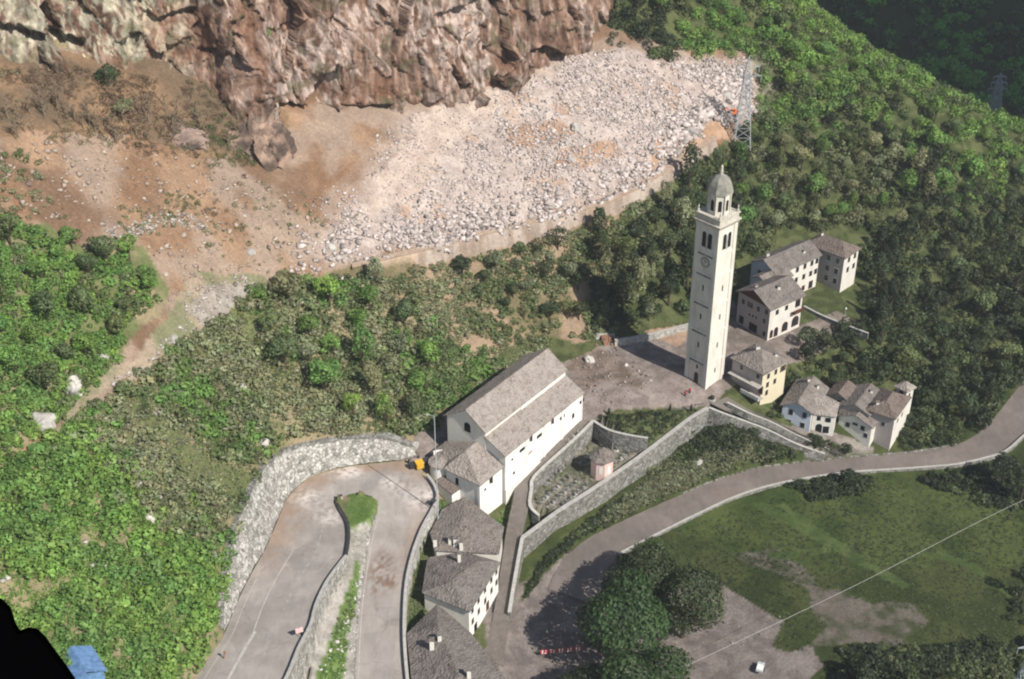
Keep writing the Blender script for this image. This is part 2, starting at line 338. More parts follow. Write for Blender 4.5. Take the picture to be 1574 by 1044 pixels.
# paved strips: (left pixel, right pixel, height)
HAIR = [((235,1160),(375,1160),12),((268,1100),(408,1100),11.2),((300,1044),(440,1044),10.2),((322,1010),(458,1000),9.5),((345,974),(476,965),8.8),((358,942),(484,935),8.2),((375,904),(499,902),7.5),((393,870),(516,877),7),((410,840),(531,858),6.3),((428,797),(535,832),5.4),
        ((441,767),(534,810),4.9),((463,744),(528,795),4.3),((485,732),(521,783),4),((508,724),(517,772),3.6),((535,718),(526,764),3.3),((562,714),(541,759),3.1),((592,711),(556,759),2.9),((618,709),(567,762),2.8),
        ((641,722),(575,766),2.6),((655,735),(580,771),2.5),((666,750),(581,777),2.4),((671,768),(579,785),2.2),((663,788),(576,797),1.9),((650,811),(571,812),1.5),((641,832),(567,832),1.2),((631,862),(562,862),.7),((623,900),(556,900),.2),
        ((620,945),(551,945),-.5),((620,990),(548,990),-1.2),((624,1044),(545,1044),-2),((630,1100),(542,1100),-3),((636,1160),(539,1160),-4)]
LOWR = [((1720,470),(1800,530),-13.8),((1640,530),(1700,590),-14),((1600,556),(1640,625),-14.2),((1574,585),(1600,650),-14.4),((1552,612),(1572,672),-14.6),((1530,640),(1545,695),-14.8),((1505,665),(1512,706),-15),((1470,684),(1472,715),-15),((1430,692),(1430,719),-15),((1390,697),(1390,722),-15),((1340,701),(1340,725),-14.9),
        ((1300,704),(1300,728),-14.8),((1250,709),(1255,734),-14.5),((1200,715),(1210,742),-14.2),((1150,723),(1165,753),-13.9),((1100,739),(1120,769),-13.6),((1050,759),(1075,790),-13.3),((1000,781),(1030,812),-13),((950,804),(985,835),-12.8),((905,827),(950,853),-12.6),((878,848),(935,872),-12.5),((858,872),(925,900),-12.6),((842,905),(915,930),-12.8)]
TRK = [((540,405),(542,412),30.3),((600,390),(602,397),29.2),((660,376),(661,383),28.5),((760,350),(761,357),27),((830,333),(832,340),26),((900,315),(903,322),25.5),((960,293),(964,299),25.5),((1010,264),(1015,270),25.7),((1060,231),(1066,236),26),((1096,208),(1102,212),26.5)]
PATH = [((890,646),(911,646),0),((866,668),(889,670),-.6),((840,692),(865,692),-1.3),((797,737),(820,731),-2.8),((788,772),(813,776),-4),((779,812),(803,823),-5.4),((774,845),(797,856),-6.6),((768,885),(790,898),-8),((762,925),(784,941),-9.4),((752,972),(778,985),-10.8),((740,1010),(775,1025),-11.8)]
def strip_pts(S, ext=0.0):
    L = np.array([W(*a, z) for a, b, z in S]); Rr = np.array([W(*b, z) for a, b, z in S]); d = (Rr-L); d[:, 2] = 0
    d /= np.linalg.norm(d, axis=1)[:, None]; return L-d*ext, Rr+d*ext
def catmull(P, k):
    P = np.asarray(P, float); out = []
    for i in range(len(P)-1):
        p0 = P[max(i-1, 0)]; p1 = P[i]; p2 = P[i+1]; p3 = P[min(i+2, len(P)-1)]
        for j in range(k):
            t = j/k; out.append(.5*((2*p1)+(p2-p0)*t+(2*p0-5*p1+4*p2-p3)*t*t+(3*p1-p0-3*p2+p3)*t**3))
    out.append(P[-1]); return np.array(out)
def flat_patch(poly):
    P = np.array([W(*q) for q in poly]); return P
PATCH = []                                    # (outline in the plan, height sampler)
def strip_patch(S, ext, low):
    L, Rr = strip_pts(S, ext); L = catmull(L, 3); Rr = catmull(Rr, 3)
    for i in range(len(L)-1):
        q = [L[i], Rr[i], Rr[i+1], L[i+1]]
        A = np.array([[p[0]-L[i][0], p[1]-L[i][1], 1] for p in q]); co = np.linalg.lstsq(A, np.array([p[2]-low for p in q]), rcond=None)[0]
        PATCH.append((q, (co, L[i])))
def poly_patch(pix):
    P = [W(*q) for q in pix]; PATCH.append((P, (rbf_fit(P), None)))
MEDIAN = [((455,1050),(545,1050),(10,-2)),((484,940),(551,945),(8.2,-.5)),((499,905),(556,900),(7.5,.2)),((516,880),(562,862),(7,.7)),((531,860),(567,832),(6.3,1.2)),((536,832),(571,812),(5.4,1.5)),((535,810),(576,797),(4.9,1.9))]
GREEN = [((535,812),(575,799),3.9),((530,797),(578,786),3.6),((524,784),(580,777),3.4),((522,772),(580,771),3.2),((528,765),(576,767),3),((541,760),(568,763),2.9)]
poly_patch([(893,640,.0),(916,640,-.1),(1060,622,-.1),(1092,618,.2),(1089,625,.2),(1060,641,-1.2),(1022,670,-2.5),(990,693,-3.6),(950,676,-1.6),(908,655,-.6)])     # garden terrace
poly_patch([(816,776,-6.6),(826,735,-6.0),(910,655,-4.2),(993,692,-4.6),(905,759,-5.8),(858,789,-6.5)])               # graveyard
# rough bank between the two roads: falls from the upper parapet to the lower road
for i in range(len(MEDIAN)-1):
    a, b = MEDIAN[i], MEDIAN[i+1]; zt = lambda m: m[2][0]-(m[2][0]-m[2][1])*.62
    pl = [W(*a[0], a[2][0]), W(*a[1], a[2][1]), W(*b[1], b[2][1]), W(*b[0], b[2][0])]
    hs = [zt(a), a[2][1]+.3, b[2][1]+.3, zt(b)]
    A = np.array([[p[0]-pl[0][0], p[1]-pl[0][1], 1] for p in pl]); co = np.linalg.lstsq(A, np.array(hs), rcond=None)[0]; PATCH.append((pl, (co, pl[0])))
strip_patch(GREEN, .0, 0); strip_patch(TRK, .6, .2)
strip_patch(PATH, .1, .15); strip_patch(LOWR, .3, .2); strip_patch(HAIR, .25, .25)
GX0, GX1, GY0, GY1, GS = -215, 265, 135, 560, .6
gx = np.arange(GX0, GX1, GS); gy = np.arange(GY0, GY1, GS); XX, YY = np.meshgrid(gx, gy)
cx_, cy_ = np.meshgrid(np.arange(GX0, GX1+3, 3.0), np.arange(GY0, GY1+3, 3.0)); cz_ = rbf_eval(FIT, cx_, cy_)
def bil(Z, x0, y0, s, x, y):
    fx = np.clip((x-x0)/s, 0, Z.shape[1]-1.001); fy = np.clip((y-y0)/s, 0, Z.shape[0]-1.001); i = fx.astype(int); j = fy.astype(int); a = fx-i; b = fy-j
    return (Z[j, i]*(1-a)+Z[j, i+1]*a)*(1-b)+(Z[j+1, i]*(1-a)+Z[j+1, i+1]*a)*b
ZZ = bil(cz_, GX0, GY0, 3.0, XX, YY)
# behind the masonry slope the ground stays below its top
P3 = np.stack([XX, YY, ZZ*0], -1)
px_, py_ = PROJ(np.stack([XX, YY, ZZ], -1))
rough = (ZZ > 9) | (py_ < 430)
amp = sm(8, 20, ZZ)
ZZ += amp*((fbm(P3, .05, 3, 5)-.5)*3.2+(fbm(P3, .25, 4, 9)-.5)*1.5)
inw = inpoly(XX, YY, [tuple(p[:2]) for p in wb]+[tuple(p[:2]) for p in wt[::-1]])
T0 = ZZ.copy()
# under the masonry: follow the face a little below it
for i in range(len(wb)-1):
    ex = lambda j: wt[j]+np.array([*((wt[j]-wb[j])[:2]/np.linalg.norm((wt[j]-wb[j])[:2])*1.0), 0]); exi = lambda j: wb[j]-np.array([*((wt[j]-wb[j])[:2]/np.linalg.norm((wt[j]-wb[j])[:2])*1.2), 0]); pl = [exi(i), exi(i+1), ex(i+1), ex(i)]; hs = [wb[i][2]-.4, wb[i+1][2]-.4, wt[i+1][2]-.4, wt[i][2]-.4]
    A = np.array([[p[0]-wb[i][0], p[1]-wb[i][1], 1] for p in (wb[i], wb[i+1], wt[i+1], wt[i])]); co = np.linalg.lstsq(A, np.array(hs), rcond=None)[0]
    mk_ = inpoly(XX, YY, [tuple(p[:2]) for p in pl]); ZZ = np.where(mk_, co[0]*(XX-wb[i][0])+co[1]*(YY-wb[i][1])+co[2]-1.1, ZZ)
for pl, (co, o) in PATCH:
    xs = [p[0] for p in pl]; ys = [p[1] for p in pl]
    i0, i1 = max(0, int((min(xs)-GX0)/GS)-1), int((max(xs)-GX0)/GS)+2; j0, j1 = max(0, int((min(ys)-GY0)/GS)-1), int((max(ys)-GY0)/GS)+2
    if i1 <= 0 or j1 <= 0 or i0 >= len(gx) or j0 >= len(gy): continue
    sx_ = XX[j0:j1, i0:i1]; sy_ = YY[j0:j1, i0:i1]; mk_ = inpoly(sx_, sy_, [tuple(p[:2]) for p in pl])
    ZZ[j0:j1, i0:i1] = np.where(mk_, rbf_eval(co, sx_, sy_) if o is None else co[0]*(sx_-o[0])+co[1]*(sy_-o[1])+co[2], ZZ[j0:j1, i0:i1])
def HT(x, y): return bil(ZZ, GX0, GY0, GS, np.asarray(x, float), np.asarray(y, float))

# painted ground cover, by kind
GP = np.stack([XX, YY, ZZ], -1); px_, py_ = PROJ(GP)
jx = (fbm(P3, .12, 4, 21)-.5)*46; jy = (fbm(P3, .12, 4, 22)-.5)*46
def zone(poly, jit=1.0): return inpoly(px_+jx*jit, py_+jy*jit, poly)
n1 = fbm(P3, .11, 4, 31); n2 = fbm(P3, .5, 4, 33); n3 = vn(P3, 1.3, 35)
colr = np.empty(XX.shape+(3,)); 
def paint(mask, a, b, n=None, lo=.35, hi=.65):
    n = n2 if n is None else n
    t = sm(lo, hi, n)[..., None]; c = np.array(a)*(1-t)+np.array(b)*t; k = mask[..., None] if mask.ndim == 2 else mask
    colr[:] = np.where(k, c, colr)
ALL = np.ones(XX.shape, bool)
paint(ALL, (.055, .07, .028), (.10, .115, .05)); paint(px_ < 700, (.14, .16, .07), (.28, .235, .15), n1, .42, .62)
BAND = [(470,425),(600,400),(760,360),(870,340),(960,320),(960,400),(900,520),(830,510),(760,540),(700,560),(640,480),(560,450)]
DIRT = [(-80,80),(340,60),(480,100),(600,100),(700,120),(800,90),(900,30),(1160,90),(1160,200),(1080,235),(960,310),(860,342),(720,378),(580,408),(480,425),(410,440),(330,500),(200,600),(90,680),(60,720),(30,700),(140,600),(190,520),(240,480),(255,430),(215,370),(130,385),(60,340),(-80,330)]
DEBRIS = [(500,395),(520,350),(545,300),(575,255),(610,215),(640,172),(720,150),(790,135),(850,92),(930,75),(1010,90),(1060,105),(1155,85),(1160,178),(1090,190),(1050,225),(1000,285),(930,315),(850,338),(770,352),(690,372),(590,396),(500,412)]
LEDGE = [(-80,80),(340,80),(450,170),(440,260),(330,240),(200,215),(60,200),(-80,225)]
paint(zone(BAND), (.16, .14, .08), (.30, .225, .16), n1, .35, .55)
paint(zone(DIRT), (.22, .135, .085), (.32, .215, .145), n1, .35, .65)
dz_ = zone(DIRT)
for sd_, cc0, k0 in ((91, (.17, .11, .075), .8), (92, (.33, .265, .22), .7)):
    t_ = (sm(.46, .62, fbm(P3, .09, 5, sd_))*k0*dz_)[..., None]; colr[:] = colr*(1-t_)+np.array(cc0)*t_
paint(zone(LEDGE), (.15, .11, .075), (.24, .16, .10), n1)
paint(zone([(300,420),(420,430),(360,480),(250,560),(150,610),(100,690),(40,720),(130,600),(200,540),(240,500)]), (.34, .275, .21), (.20, .205, .12), n1, .42, .58)
d_ = zone(DEBRIS, .6); base_c = colr.copy(); paint(ALL, (.39, .325, .30), (.49, .425, .395), n2)
sf_ = np.mean([inpoly(px_+jx*a_+b_, py_+jy*a_+c_, DEBRIS) for a_, b_, c_ in ((.3, 0, 0), (.8, 10, 4), (1.3, -10, -4), (1.8, 22, 3), (2.2, -22, 0), (1.0, 34, 6), (.6, -34, 4))], 0)[..., None]; colr[:] = base_c*(1-sf_)+colr*sf_
paint(d_ & (n1 > .66), (.40, .29, .23), (.46, .36, .30))
paint(d_ & inpoly(px_+jx*1.2, py_+jy*1.2, [(560,330),(600,240),(650,165),(800,140),(760,190),(680,230),(640,300)]), (.43, .35, .305), (.50, .42, .37), n2)
for e in ([(780,195),(860,180),(890,200),(850,225),(790,225)], [(860,230),(940,215),(960,240),(900,262),(850,255)], [(1000,210),(1130,185),(1120,215),(1050,225),(1000,262)]):
    paint(zone(e, .4), (.34, .22, .15), (.44, .30, .22), n2)
tk = zone([(560,404),(640,384),(760,352),(850,332),(950,302),(1000,285),(1060,228),(1064,236),(1004,293),(950,310),(850,340),(760,361),(640,393),(565,412)], .05); paint(tk, (.42, .32, .24), (.48, .37, .28))
paint(zone([(320,440),(400,438),(370,470),(310,500),(290,480)], .3), (.26, .23, .20), (.36, .33, .30))
# village surfaces
paint(inpoly(px_+jx*.15, py_+jy*.15, [(620,705),(645,655),(690,640),(860,560),(900,545),(935,525),(1000,512),(1055,500),(1110,490),(1130,470),(1200,540),(1290,500),(1265,525),(1215,560),(1180,570),(1115,600),(1100,620),(1060,628),(940,630),(915,645),(880,665),(660,730)]), (.20, .17, .158), (.28, .24, .225), n2)
paint(inpoly(px_+jx*.2, py_+jy*.2, [(865,560),(920,535),(960,560),(1000,600),(940,585),(900,600)]), (.16, .125, .10), (.25, .20, .175), n2)
paint(inpoly(px_+jx*.1, py_+jy*.1, [(990,508),(1058,498),(1056,520),(1040,535)]), (.33, .23, .17), (.38, .27, .2), n2)
paint(inpoly(px_, py_, [(917,641),(1062,628),(1090,628),(990,690),(940,668)]), (.06, .075, .035), (.11, .125, .06))
paint(inpoly(px_, py_, [(812,780),(826,730),(912,650),(995,692),(905,757),(858,787)]), (.12, .12, .085), (.24, .22, .19), n2)
lowm = (ZZ < -9) & (py_ > 600)
paint(lowm & (px_ > 800), (.034, .048, .017), (.06, .075, .027), n1, .35, .65)
paint(lowm & inpoly(px_+jx*.7, py_+jy*.7, [(1000,800),(1250,730),(1480,720),(1640,760),(1640,860),(1300,880),(1150,860)]), (.042, .064, .02), (.072, .096, .032), n1)
paint(lowm & inpoly(px_+jx*.8, py_+jy*.8, [(1130,850),(1200,840),(1260,900),(1330,920),(1400,930),(1430,960),(1380,985),(1290,990),(1240,1000),(1270,960),(1240,900),(1180,880)]), (.05, .06, .03), (.135, .12, .105), n1*.5+n2*.5, .38, .62)
for e in ([(1150,775),(1172,770),(1400,900),(1390,906)], [(1190,775),(1204,772),(1372,890),(1362,894)], [(1180,850),(1320,835),(1330,842),(1190,860)], [(1400,852),(1440,850),(1500,868),(1560,915),(1550,920),(1495,878),(1440,860)]):
    paint(lowm & inpoly(px_+jx*.25, py_+jy*.25, e), (.055, .085, .028), (.085, .115, .042), n2)
paint(lowm & inpoly(px_+jx*.1, py_+jy*.1, [(740,930),(830,880),(905,830),(960,850),(1000,900),(1075,878),(1125,908),(1205,955),(1185,995),(1215,1004),(1244,990),(1266,1024),(1230,1060),(1200,1160),(700,1160),(760,1044)]), (.15, .13, .125), (.21, .185, .175), n2)
paint(lowm & inpoly(px_+jx*.1, py_+jy*.1, [(815,860),(905,795),(1000,732),(1090,655),(1120,640),(1290,700),(1130,722),(1000,778),(900,822),(840,880),(800,930)]), (.04, .058, .022), (.075, .09, .035), n2)
paint(inpoly(px_+jx*.15, py_+jy*.15, [(1195,650),(1250,660),(1290,668),(1345,690),(1335,700),(1290,702),(1240,690),(1190,665)]), (.17, .15, .135), (.25, .23, .21), n2)
paint(inpoly(px_+jx*.3, py_+jy*.3, [(1120,455),(1180,520),(1240,500),(1290,480),(1330,500),(1290,530),(1230,560),(1160,560),(1110,520)]), (.17, .145, .13), (.24, .205, .185), n2)
paint((px_ > 535) & (px_ < 582) & (py_ > 755) & (py_ < 870) & (ZZ > 2.4), (.10, .17, .045), (.15, .22, .07), n2)
md = inpoly(px_, py_, [(430,1060),(490,930),(535,860),(536,812),(576,796),(566,860),(552,950),(546,1070)]); paint(md, (.28, .27, .245), (.40, .38, .355), n2)
paint(md & inpoly(px_+jx*.15, py_+jy*.15, [(480,1060),(505,985),(525,930),(540,895),(552,855),(556,880),(545,940),(533,975),(528,1060)]), (.10, .17, .045), (.15, .21, .07), n2)
paint(inpoly(px_, py_, [(622,1060),(617,960),(630,870),(650,815),(672,775),(690,760),(700,800),(660,860),(665,930),(640,1000)]) & (ZZ < 2), (.08, .10, .045), (.13, .135, .075), n2)
slope_ = np.hypot(*np.gradient(ZZ, GS)); paint((slope_ > 2.2) & (ZZ > 6) & (px_ > 640), (.28, .22, .18), (.40, .34, .3))
ny_, nx_ = XX.shape; idx = np.arange(nx_*ny_).reshape(ny_, nx_)
vis = (px_ > -260) & (px_ < 1830) & (py_ > -330) & (py_ < 1330)
fm = vis[:-1, :-1] | vis[1:, 1:]
F4 = np.stack([idx[:-1, :-1], idx[:-1, 1:], idx[1:, 1:], idx[1:, :-1]], -1)[fm]
used = np.zeros(nx_*ny_, bool); used[F4.ravel()] = True; remap = np.cumsum(used)-1
ground = link('ground', mesh_np('ground', GP.reshape(-1, 3)[used], remap[F4], colr.reshape(-1, 3)[used]), M['terrain']); tag(ground, kind='structure')
# wide valley floor so that the land goes on past the surveyed part
vf = MB(); 
for a, b in (((-900,-600,0),(GX0+2,1200,0)), ((GX1-2,-600,0),(1500,420,0)), ((GX0,-600,0),(GX1,GY0+2,0))):
    z = -30 if a[0] != -900 else -32
    vf.add([(a[0],a[1],z),(b[0],a[1],z),(b[0],b[1],z),(a[0],b[1],z)], [(0,1,2,3)])
tag(vf.build('valley_floor', M['grass']), kind='structure')
# far wooded slope and the mountain shape added out of view, sunward, to keep it in shade
def hgrid(name, x0, x1, y0, y1, s, fn, c1, c2, mat):
    x, y = np.meshgrid(np.arange(x0, x1, s), np.arange(y0, y1, s)); z = fn(x, y); P = np.stack([x, y, z], -1)
    n = fbm(P*[1, 1, 0], .03, 4, 3)[..., None]; k = np.arange(x.size).reshape(x.shape)
    Fq = np.stack([k[:-1, :-1], k[:-1, 1:], k[1:, 1:], k[1:, :-1]], -1).reshape(-1, 4)
    return tag(link(name, mesh_np(name, P.reshape(-1, 3), Fq, (np.array(c1)*(1-n)+np.array(c2)*n).reshape(-1, 3)), mat), kind='structure')
def farz(x, y):
    P = np.stack([x, y, x*0], -1)
    return -30+np.maximum(0, y-455-.25*np.maximum(0, 120-x))*.42+(fbm(P, .012, 3, 61)-.5)*26*sm(460, 520, y)+np.maximum(0, x-260)*.3
hgrid('far_slope', 40, 620, 440, 1100, 4, farz, (.03, .05, .02), (.05, .075, .03), M['terrain'])
def blocker_z(x, y):
    p = SX*x+SY*y; q = -SY*x+SX*y
    return -30+360*sm(432, 452, q)*np.exp(-((p-30)/85)**2)*(1-.35*fbm(np.stack([x, y, x*0], -1), .01, 3, 8)*sm(460, 560, q))
hgrid('sun_blocker', 240, 1000, 150, 900, 8, blocker_z, (.04, .06, .03), (.06, .08, .04), M['terrain'])

# ------------------------------------------------------------------ roads and paths
def strip_mesh(name, S, mat, k=4, m=6, lift=0.0, parent=None, structure=True):
    L, Rr = strip_pts(S); L = catmull(L, k); Rr = catmull(Rr, k); t = np.linspace(0, 1, m+1)[None, :, None]
    P = L[:, None]*(1-t)+Rr[:, None]*t; P[..., 2] += lift; n = len(L); k_ = np.arange(n*(m+1)).reshape(n, m+1)
    Fq = np.stack([k_[:-1, :-1], k_[:-1, 1:], k_[1:, 1:], k_[1:, :-1]], -1).reshape(-1, 4)
    P = P.reshape(-1, 3)
    e = P[1]-P[0]; f = P[m+1]-P[0]
    if e[0]*f[1]-e[1]*f[0] < 0: Fq = Fq[:, ::-1]
    o = link(name, mesh_np(name, P, Fq), mat, parent)
    return tag(o, kind='structure') if structure else o
hr_ = strip_mesh('hairpin_road', HAIR, M['asphalt_dusty'], k=10, m=36); co_ = np.empty(len(hr_.data.vertices)*3, np.float32); hr_.data.vertices.foreach_get('co', co_); co_ = co_.reshape(-1, 3)
rx_, ry_ = PROJ(co_); nr1 = fbm(co_, .35, 4, 81); nr2 = fbm(co_, 1.4, 3, 83); ac_ = (np.arange(len(co_)) % 37)/36
rc_ = np.ones((len(co_), 3))*(.94+.12*nr1)[:, None]
md_ = sm(.5, .0, ac_+(nr1-.5)*.6)*sm(930, 800, ry_)*sm(690, 610, rx_)*.9; rc_ = rc_*(1-md_[:, None])+rc_*np.array([1.02, .82, .66])*md_[:, None]
for (sx0, sy0, rad, am) in ((525,722,20,.8),(540,727,14,.8),(598,742,14,1.0),(620,752,26,.5),(660,762,22,.8),(645,775,18,.6),(470,765,24,.7),(500,790,20,.6),(512,800,16,.5),(690,740,10,.4),(440,870,10,.3)):
    g2 = np.exp(-(((rx_-sx0)/rad)**2+((ry_-sy0)/(rad*.55))**2))*am*sm(.35, .6, nr2); rc_ = rc_*(1-g2[:, None])+2.1*g2[:, None]
for (sx0, sy0, rad) in ((583,880,20),(580,905,12),(600,895,12),(590,860,14)):
    g2 = np.exp(-(((rx_-sx0)/rad)**2+((ry_-sy0)/rad)**2))*sm(.38, .6, nr2)*.8; rc_ = rc_*(1-g2[:, None]*np.array([.35, .5, .6])*1.2)
ca_ = hr_.data.color_attributes.new('Wear', 'FLOAT_COLOR', 'POINT'); ca_.data.foreach_set('color', np.c_[rc_, np.ones(len(rc_))].astype(np.float32).ravel())
wt_ = M['asphalt_dusty'].node_tree; wb_n = wt_.nodes['Principled BSDF']; src = wb_n.inputs['Base Color'].links[0].from_socket; at_ = wt_.nodes.new('ShaderNodeAttribute'); at_.attribute_name = 'Wear'; mx_ = wt_.nodes.new('ShaderNodeMix'); mx_.data_type = 'RGBA'; mx_.blend_type = 'MULTIPLY'; mx_.inputs['Factor'].default_value = 1
wt_.links.new(src, mx_.inputs['A']); wt_.links.new(at_.outputs['Color'], mx_.inputs['B']); wt_.links.new(mx_.outputs['Result'], wb_n.inputs['Base Color'])
strip_mesh('valley_road', LOWR, M['asphalt_dark']); strip_mesh('church_path', PATH, M['path_stone']); strip_mesh('dirt_track', TRK, M['track_soil'])
def lerp_strip(S, f0, f1, i0, i1):
    out = []
    for a, b, z in S[i0:i1]:
        P, Q = W(*a, z), W(*b, z); out.append((P*(1-f0)+Q*f0, P*(1-f1)+Q*f1))
    return out
def paint_line(name, S, f, w, i0, i1, dash=None, k=8, lift=.012):
    c = catmull([(p+q)/2 for p, q in lerp_strip(S, f, f, i0, i1)], k); mb = MB(); acc = 0
    for i in range(len(c)-1):
        a, b = c[i], c[i+1]; t = b-a; L = np.hypot(t[0], t[1]); nrm = np.array([-t[1], t[0], 0])/max(L, 1e-6)*w/2; acc += L
        if dash and (acc % sum(dash)) > dash[0]: continue
        up = np.array([0, 0, lift]); mb.add([a-nrm+up, b-nrm+up, b+nrm+up, a+nrm+up], [(0, 1, 2, 3)])
    tag(mb.build(name, M['road_paint']), kind='structure')
paint_line('road_marking', HAIR, .36, .55, 0, 5); paint_line('road_marking', HAIR, .34, .22, 4, 9); paint_line('road_marking', HAIR, .62, .12, 5, 11, (1.2, 1.2)); paint_line('road_marking', HAIR, .1, .13, 0, 8)
paint_line('road_marking', HAIR, .93, .13, 22, 32); paint_line('road_marking', HAIR, .07, .1, 24, 32)

# ------------------------------------------------------------------ walls
def wall_obj(name, tops, thick, depth, mat, cop=None, side=0, k=3, label=None, copw=.08, coph=.12, cat='wall', group=None):
    "tops: points along the wall top; side 0 centred, +1 body to the left of travel, -1 to the right"
    C_ = catmull(tops, k); n = len(C_); t = np.gradient(C_[:, :2], axis=0); t /= np.linalg.norm(t, axis=1)[:, None]; nr = np.c_[-t[:, 1], t[:, 0]]
    o0 = {0: -.5, 1: 0, -1: -1}[side]*thick; dd = np.interp(np.linspace(0, 1, n), np.linspace(0, 1, len(depth)), depth) if not np.isscalar(depth) else np.full(n, depth)
    def body(a, b, z0, z1):
        V = []
        for i in range(n):
            x, y, z = C_[i]
            for off, zz in ((a, z0[i]), (a, z1[i]), (b, z1[i]), (b, z0[i])): V.append((x+nr[i, 0]*off, y+nr[i, 1]*off, z+zz))
        Fs = [(4*i+j, 4*(i+1)+j, 4*(i+1)+(j+1) % 4, 4*i+(j+1) % 4) for i in range(n-1) for j in range(4)]+[(0, 1, 2, 3), (4*n-1, 4*n-2, 4*n-3, 4*n-4)]
        return MB().add(V, Fs)
    c0 = C_[n//2]; root = empty(name, (c0[0], c0[1], c0[2]-dd[n//2]))
    tag(root, label, cat, group); off = np.array(root.location)
    w_ = body(o0, o0+thick, -dd, dd*0-(coph if cop else 0)); w_.v = [tuple(np.array(v)-off) for v in w_.v]; w_.build('masonry', mat, root)
    if cop:
        b_ = body(o0-copw, o0+thick+copw, dd*0-coph, dd*0); b_.v = [tuple(np.array(v)-off) for v in b_.v]; b_.build('coping', cop, root)
    return root
# big masonry slope
wbC = catmull(wb, 6); wtC = catmull(wt, 6); rows = 16; t = np.linspace(0, 1, rows)[None, :, None]
G = wbC[:, None]*(1-t)+wtC[:, None]*t; n_ = fbm(G, .9, 3, 44)[..., None]; d1, d2, ci = vor(G, .9, 4)
out = np.array([.75, -.55, .1]); G = G+out*((ci[..., None]-.5)*.35+(n_-.5)*.4)
k_ = np.arange(G.shape[0]*rows).reshape(G.shape[0], rows); Fq = np.stack([k_[:-1, :-1], k_[:-1, 1:], k_[1:, 1:], k_[1:, :-1]], -1).reshape(-1, 4)
hw = empty('retaining_wall', wb[7], label='tall pale battered stone wall curving round the outside of the hairpin bend', cat='wall')
o = link('masonry', mesh_np('masonry', (G-wb[7]).reshape(-1, 3), Fq), M['stone_pale'], hw)
mb = MB()
for i in range(len(wtC)-1):
    a, b = wtC[i]-wb[7], wtC[i+1]-wb[7]; tt = (b-a)[:2]; tt /= max(np.hypot(*tt), 1e-6); nn = np.array([-tt[1], tt[0], 0])*1.7; u = np.array([0, 0, .35]); q = np.array([0, 0, -.5])
    mb.add([a+u-nn*.12, b+u-nn*.12, b+u+nn, a+u+nn, a+q-nn*.12, b+q-nn*.12], [(0, 1, 2, 3), (4, 5, 1, 0)])
mb.build('rim', M['stone_grey'], hw)
# parapets
def edge(S, side, i0, i1, h, off=.25):
    L, Rr = strip_pts(S, off); P = (L if side == 'L' else Rr)[i0:i1].copy(); P[:, 2] += h; return P
wall_obj('parapet', edge(HAIR, 'R', 0, 9, .9), .45, [11, 10.5, 10, 9, 8, 7, 6], M['stone_pale'], M['coping'], label='long pale stone wall holding up the left road above the grassy bank', cat='wall')
wall_obj('parapet', edge(HAIR, 'R', 8, 15, .9), .4, 2.2, M['stone_light'], M['dark_coping'], label='dark topped parapet on the left edge of the grass island', cat='parapet')
wall_obj('parapet', edge(HAIR, 'L', 19, 32, 1.0), .45, [5, 6, 7, 7, 8, 8], M['stone_light'], M['coping'], label='curved stone parapet between the lower road and the grey roofed houses', cat='parapet')
P = edge(HAIR, 'R', 22, 32, .35, .2); wall_obj('kerb_wall', P, .7, 1.5, M['stone_pale'], None, label='low broken white stone kerb along the left edge of the lower road', cat='kerb')
P = edge(LOWR, 'R', 2, 20, .6, .2); wall_obj('roadside_wall', P, .4, 1.6, M['stone_grey'], M['coping'], label='low pale wall between the valley road and the meadow', cat='wall')
P = edge(LOWR, 'L', 7, 17, .35, .2); wall_obj('kerb_wall', P, .35, 1.0, M['stone_grey'], None, label='low rough stone edging on the village side of the valley road', cat='kerb')
wall_obj('churchyard_wall', [W(*q) for q in [(803,826,-4.6),(830,806,-5),(858,785,-5.2),(905,755,-4.6),(945,728,-4.0),(985,700,-3.2),(1022,672,-2),(1060,643,-.6),(1088,626,.5)]], .8, [8, 7.5, 7, 7, 6.8, 6.5, 6], M['stone_grey'], M['coping'], label='high grey retaining wall below the graveyard and garden terrace', copw=.1)
wall_obj('path_wall', [W(*q) for q in [(803,826,-4.6),(797,858,-5.8),(790,898,-7.2),(783,941,-8.6)]], .6, [6.5, 5.5, 4.5, 3.5], M['stone_grey'], M['coping'], label='stone wall on the outer side of the steps going down from the church')
wall_obj('path_wall', [W(*q) for q in [(829,792,-4.8),(815,777,-3.5),(817,752,-2.9),(822,731,-2.0),(865,691,-.4),(889,669,.2),(912,646,.8)]], .6, [3.5, 3.5, 4.5, 5, 5], M['stone_grey'], M['coping'], label='low stone wall between the church path and the graveyard')
wall_obj('terrace_wall', [W(*q) for q in [(912,646,.8),(935,660,.3),(965,668,0),(996,673,-.2)]], .5, 4.5, M['stone_grey'], M['coping'], label='upper terrace wall running from the church path towards the garden')
wall_obj('terrace_wall', [W(*q) for q in [(914,652,.0),(930,668,-.8),(942,680,-1.8)]], .4, 3.5, M['stone_grey'], M['dark_coping'], label='short sloping wall beside the pink chapel in the graveyard')
wall_obj('piazza_wall', [W(*q) for q in [(945,522,2.2),(985,516,2.3),(1020,508,2.4),(1062,497,2.5),(1100,488,2.5)]], .6, 3, M['stone_light'], M['coping'], label='pale stone wall at the foot of the wood behind the piazza')
wall_obj('ramp_wall', [W(*q) for q in [(1090,626,.5),(1110,634,-.5),(1140,645,-2.5),(1180,660,-5.5),(1225,682,-9.5),(1268,697,-12.2)]], .5, [6, 4, 3, 3, 2.5], M['stone_grey'], M['coping'], label='stone wall along the ramp descending from the tower to the road')
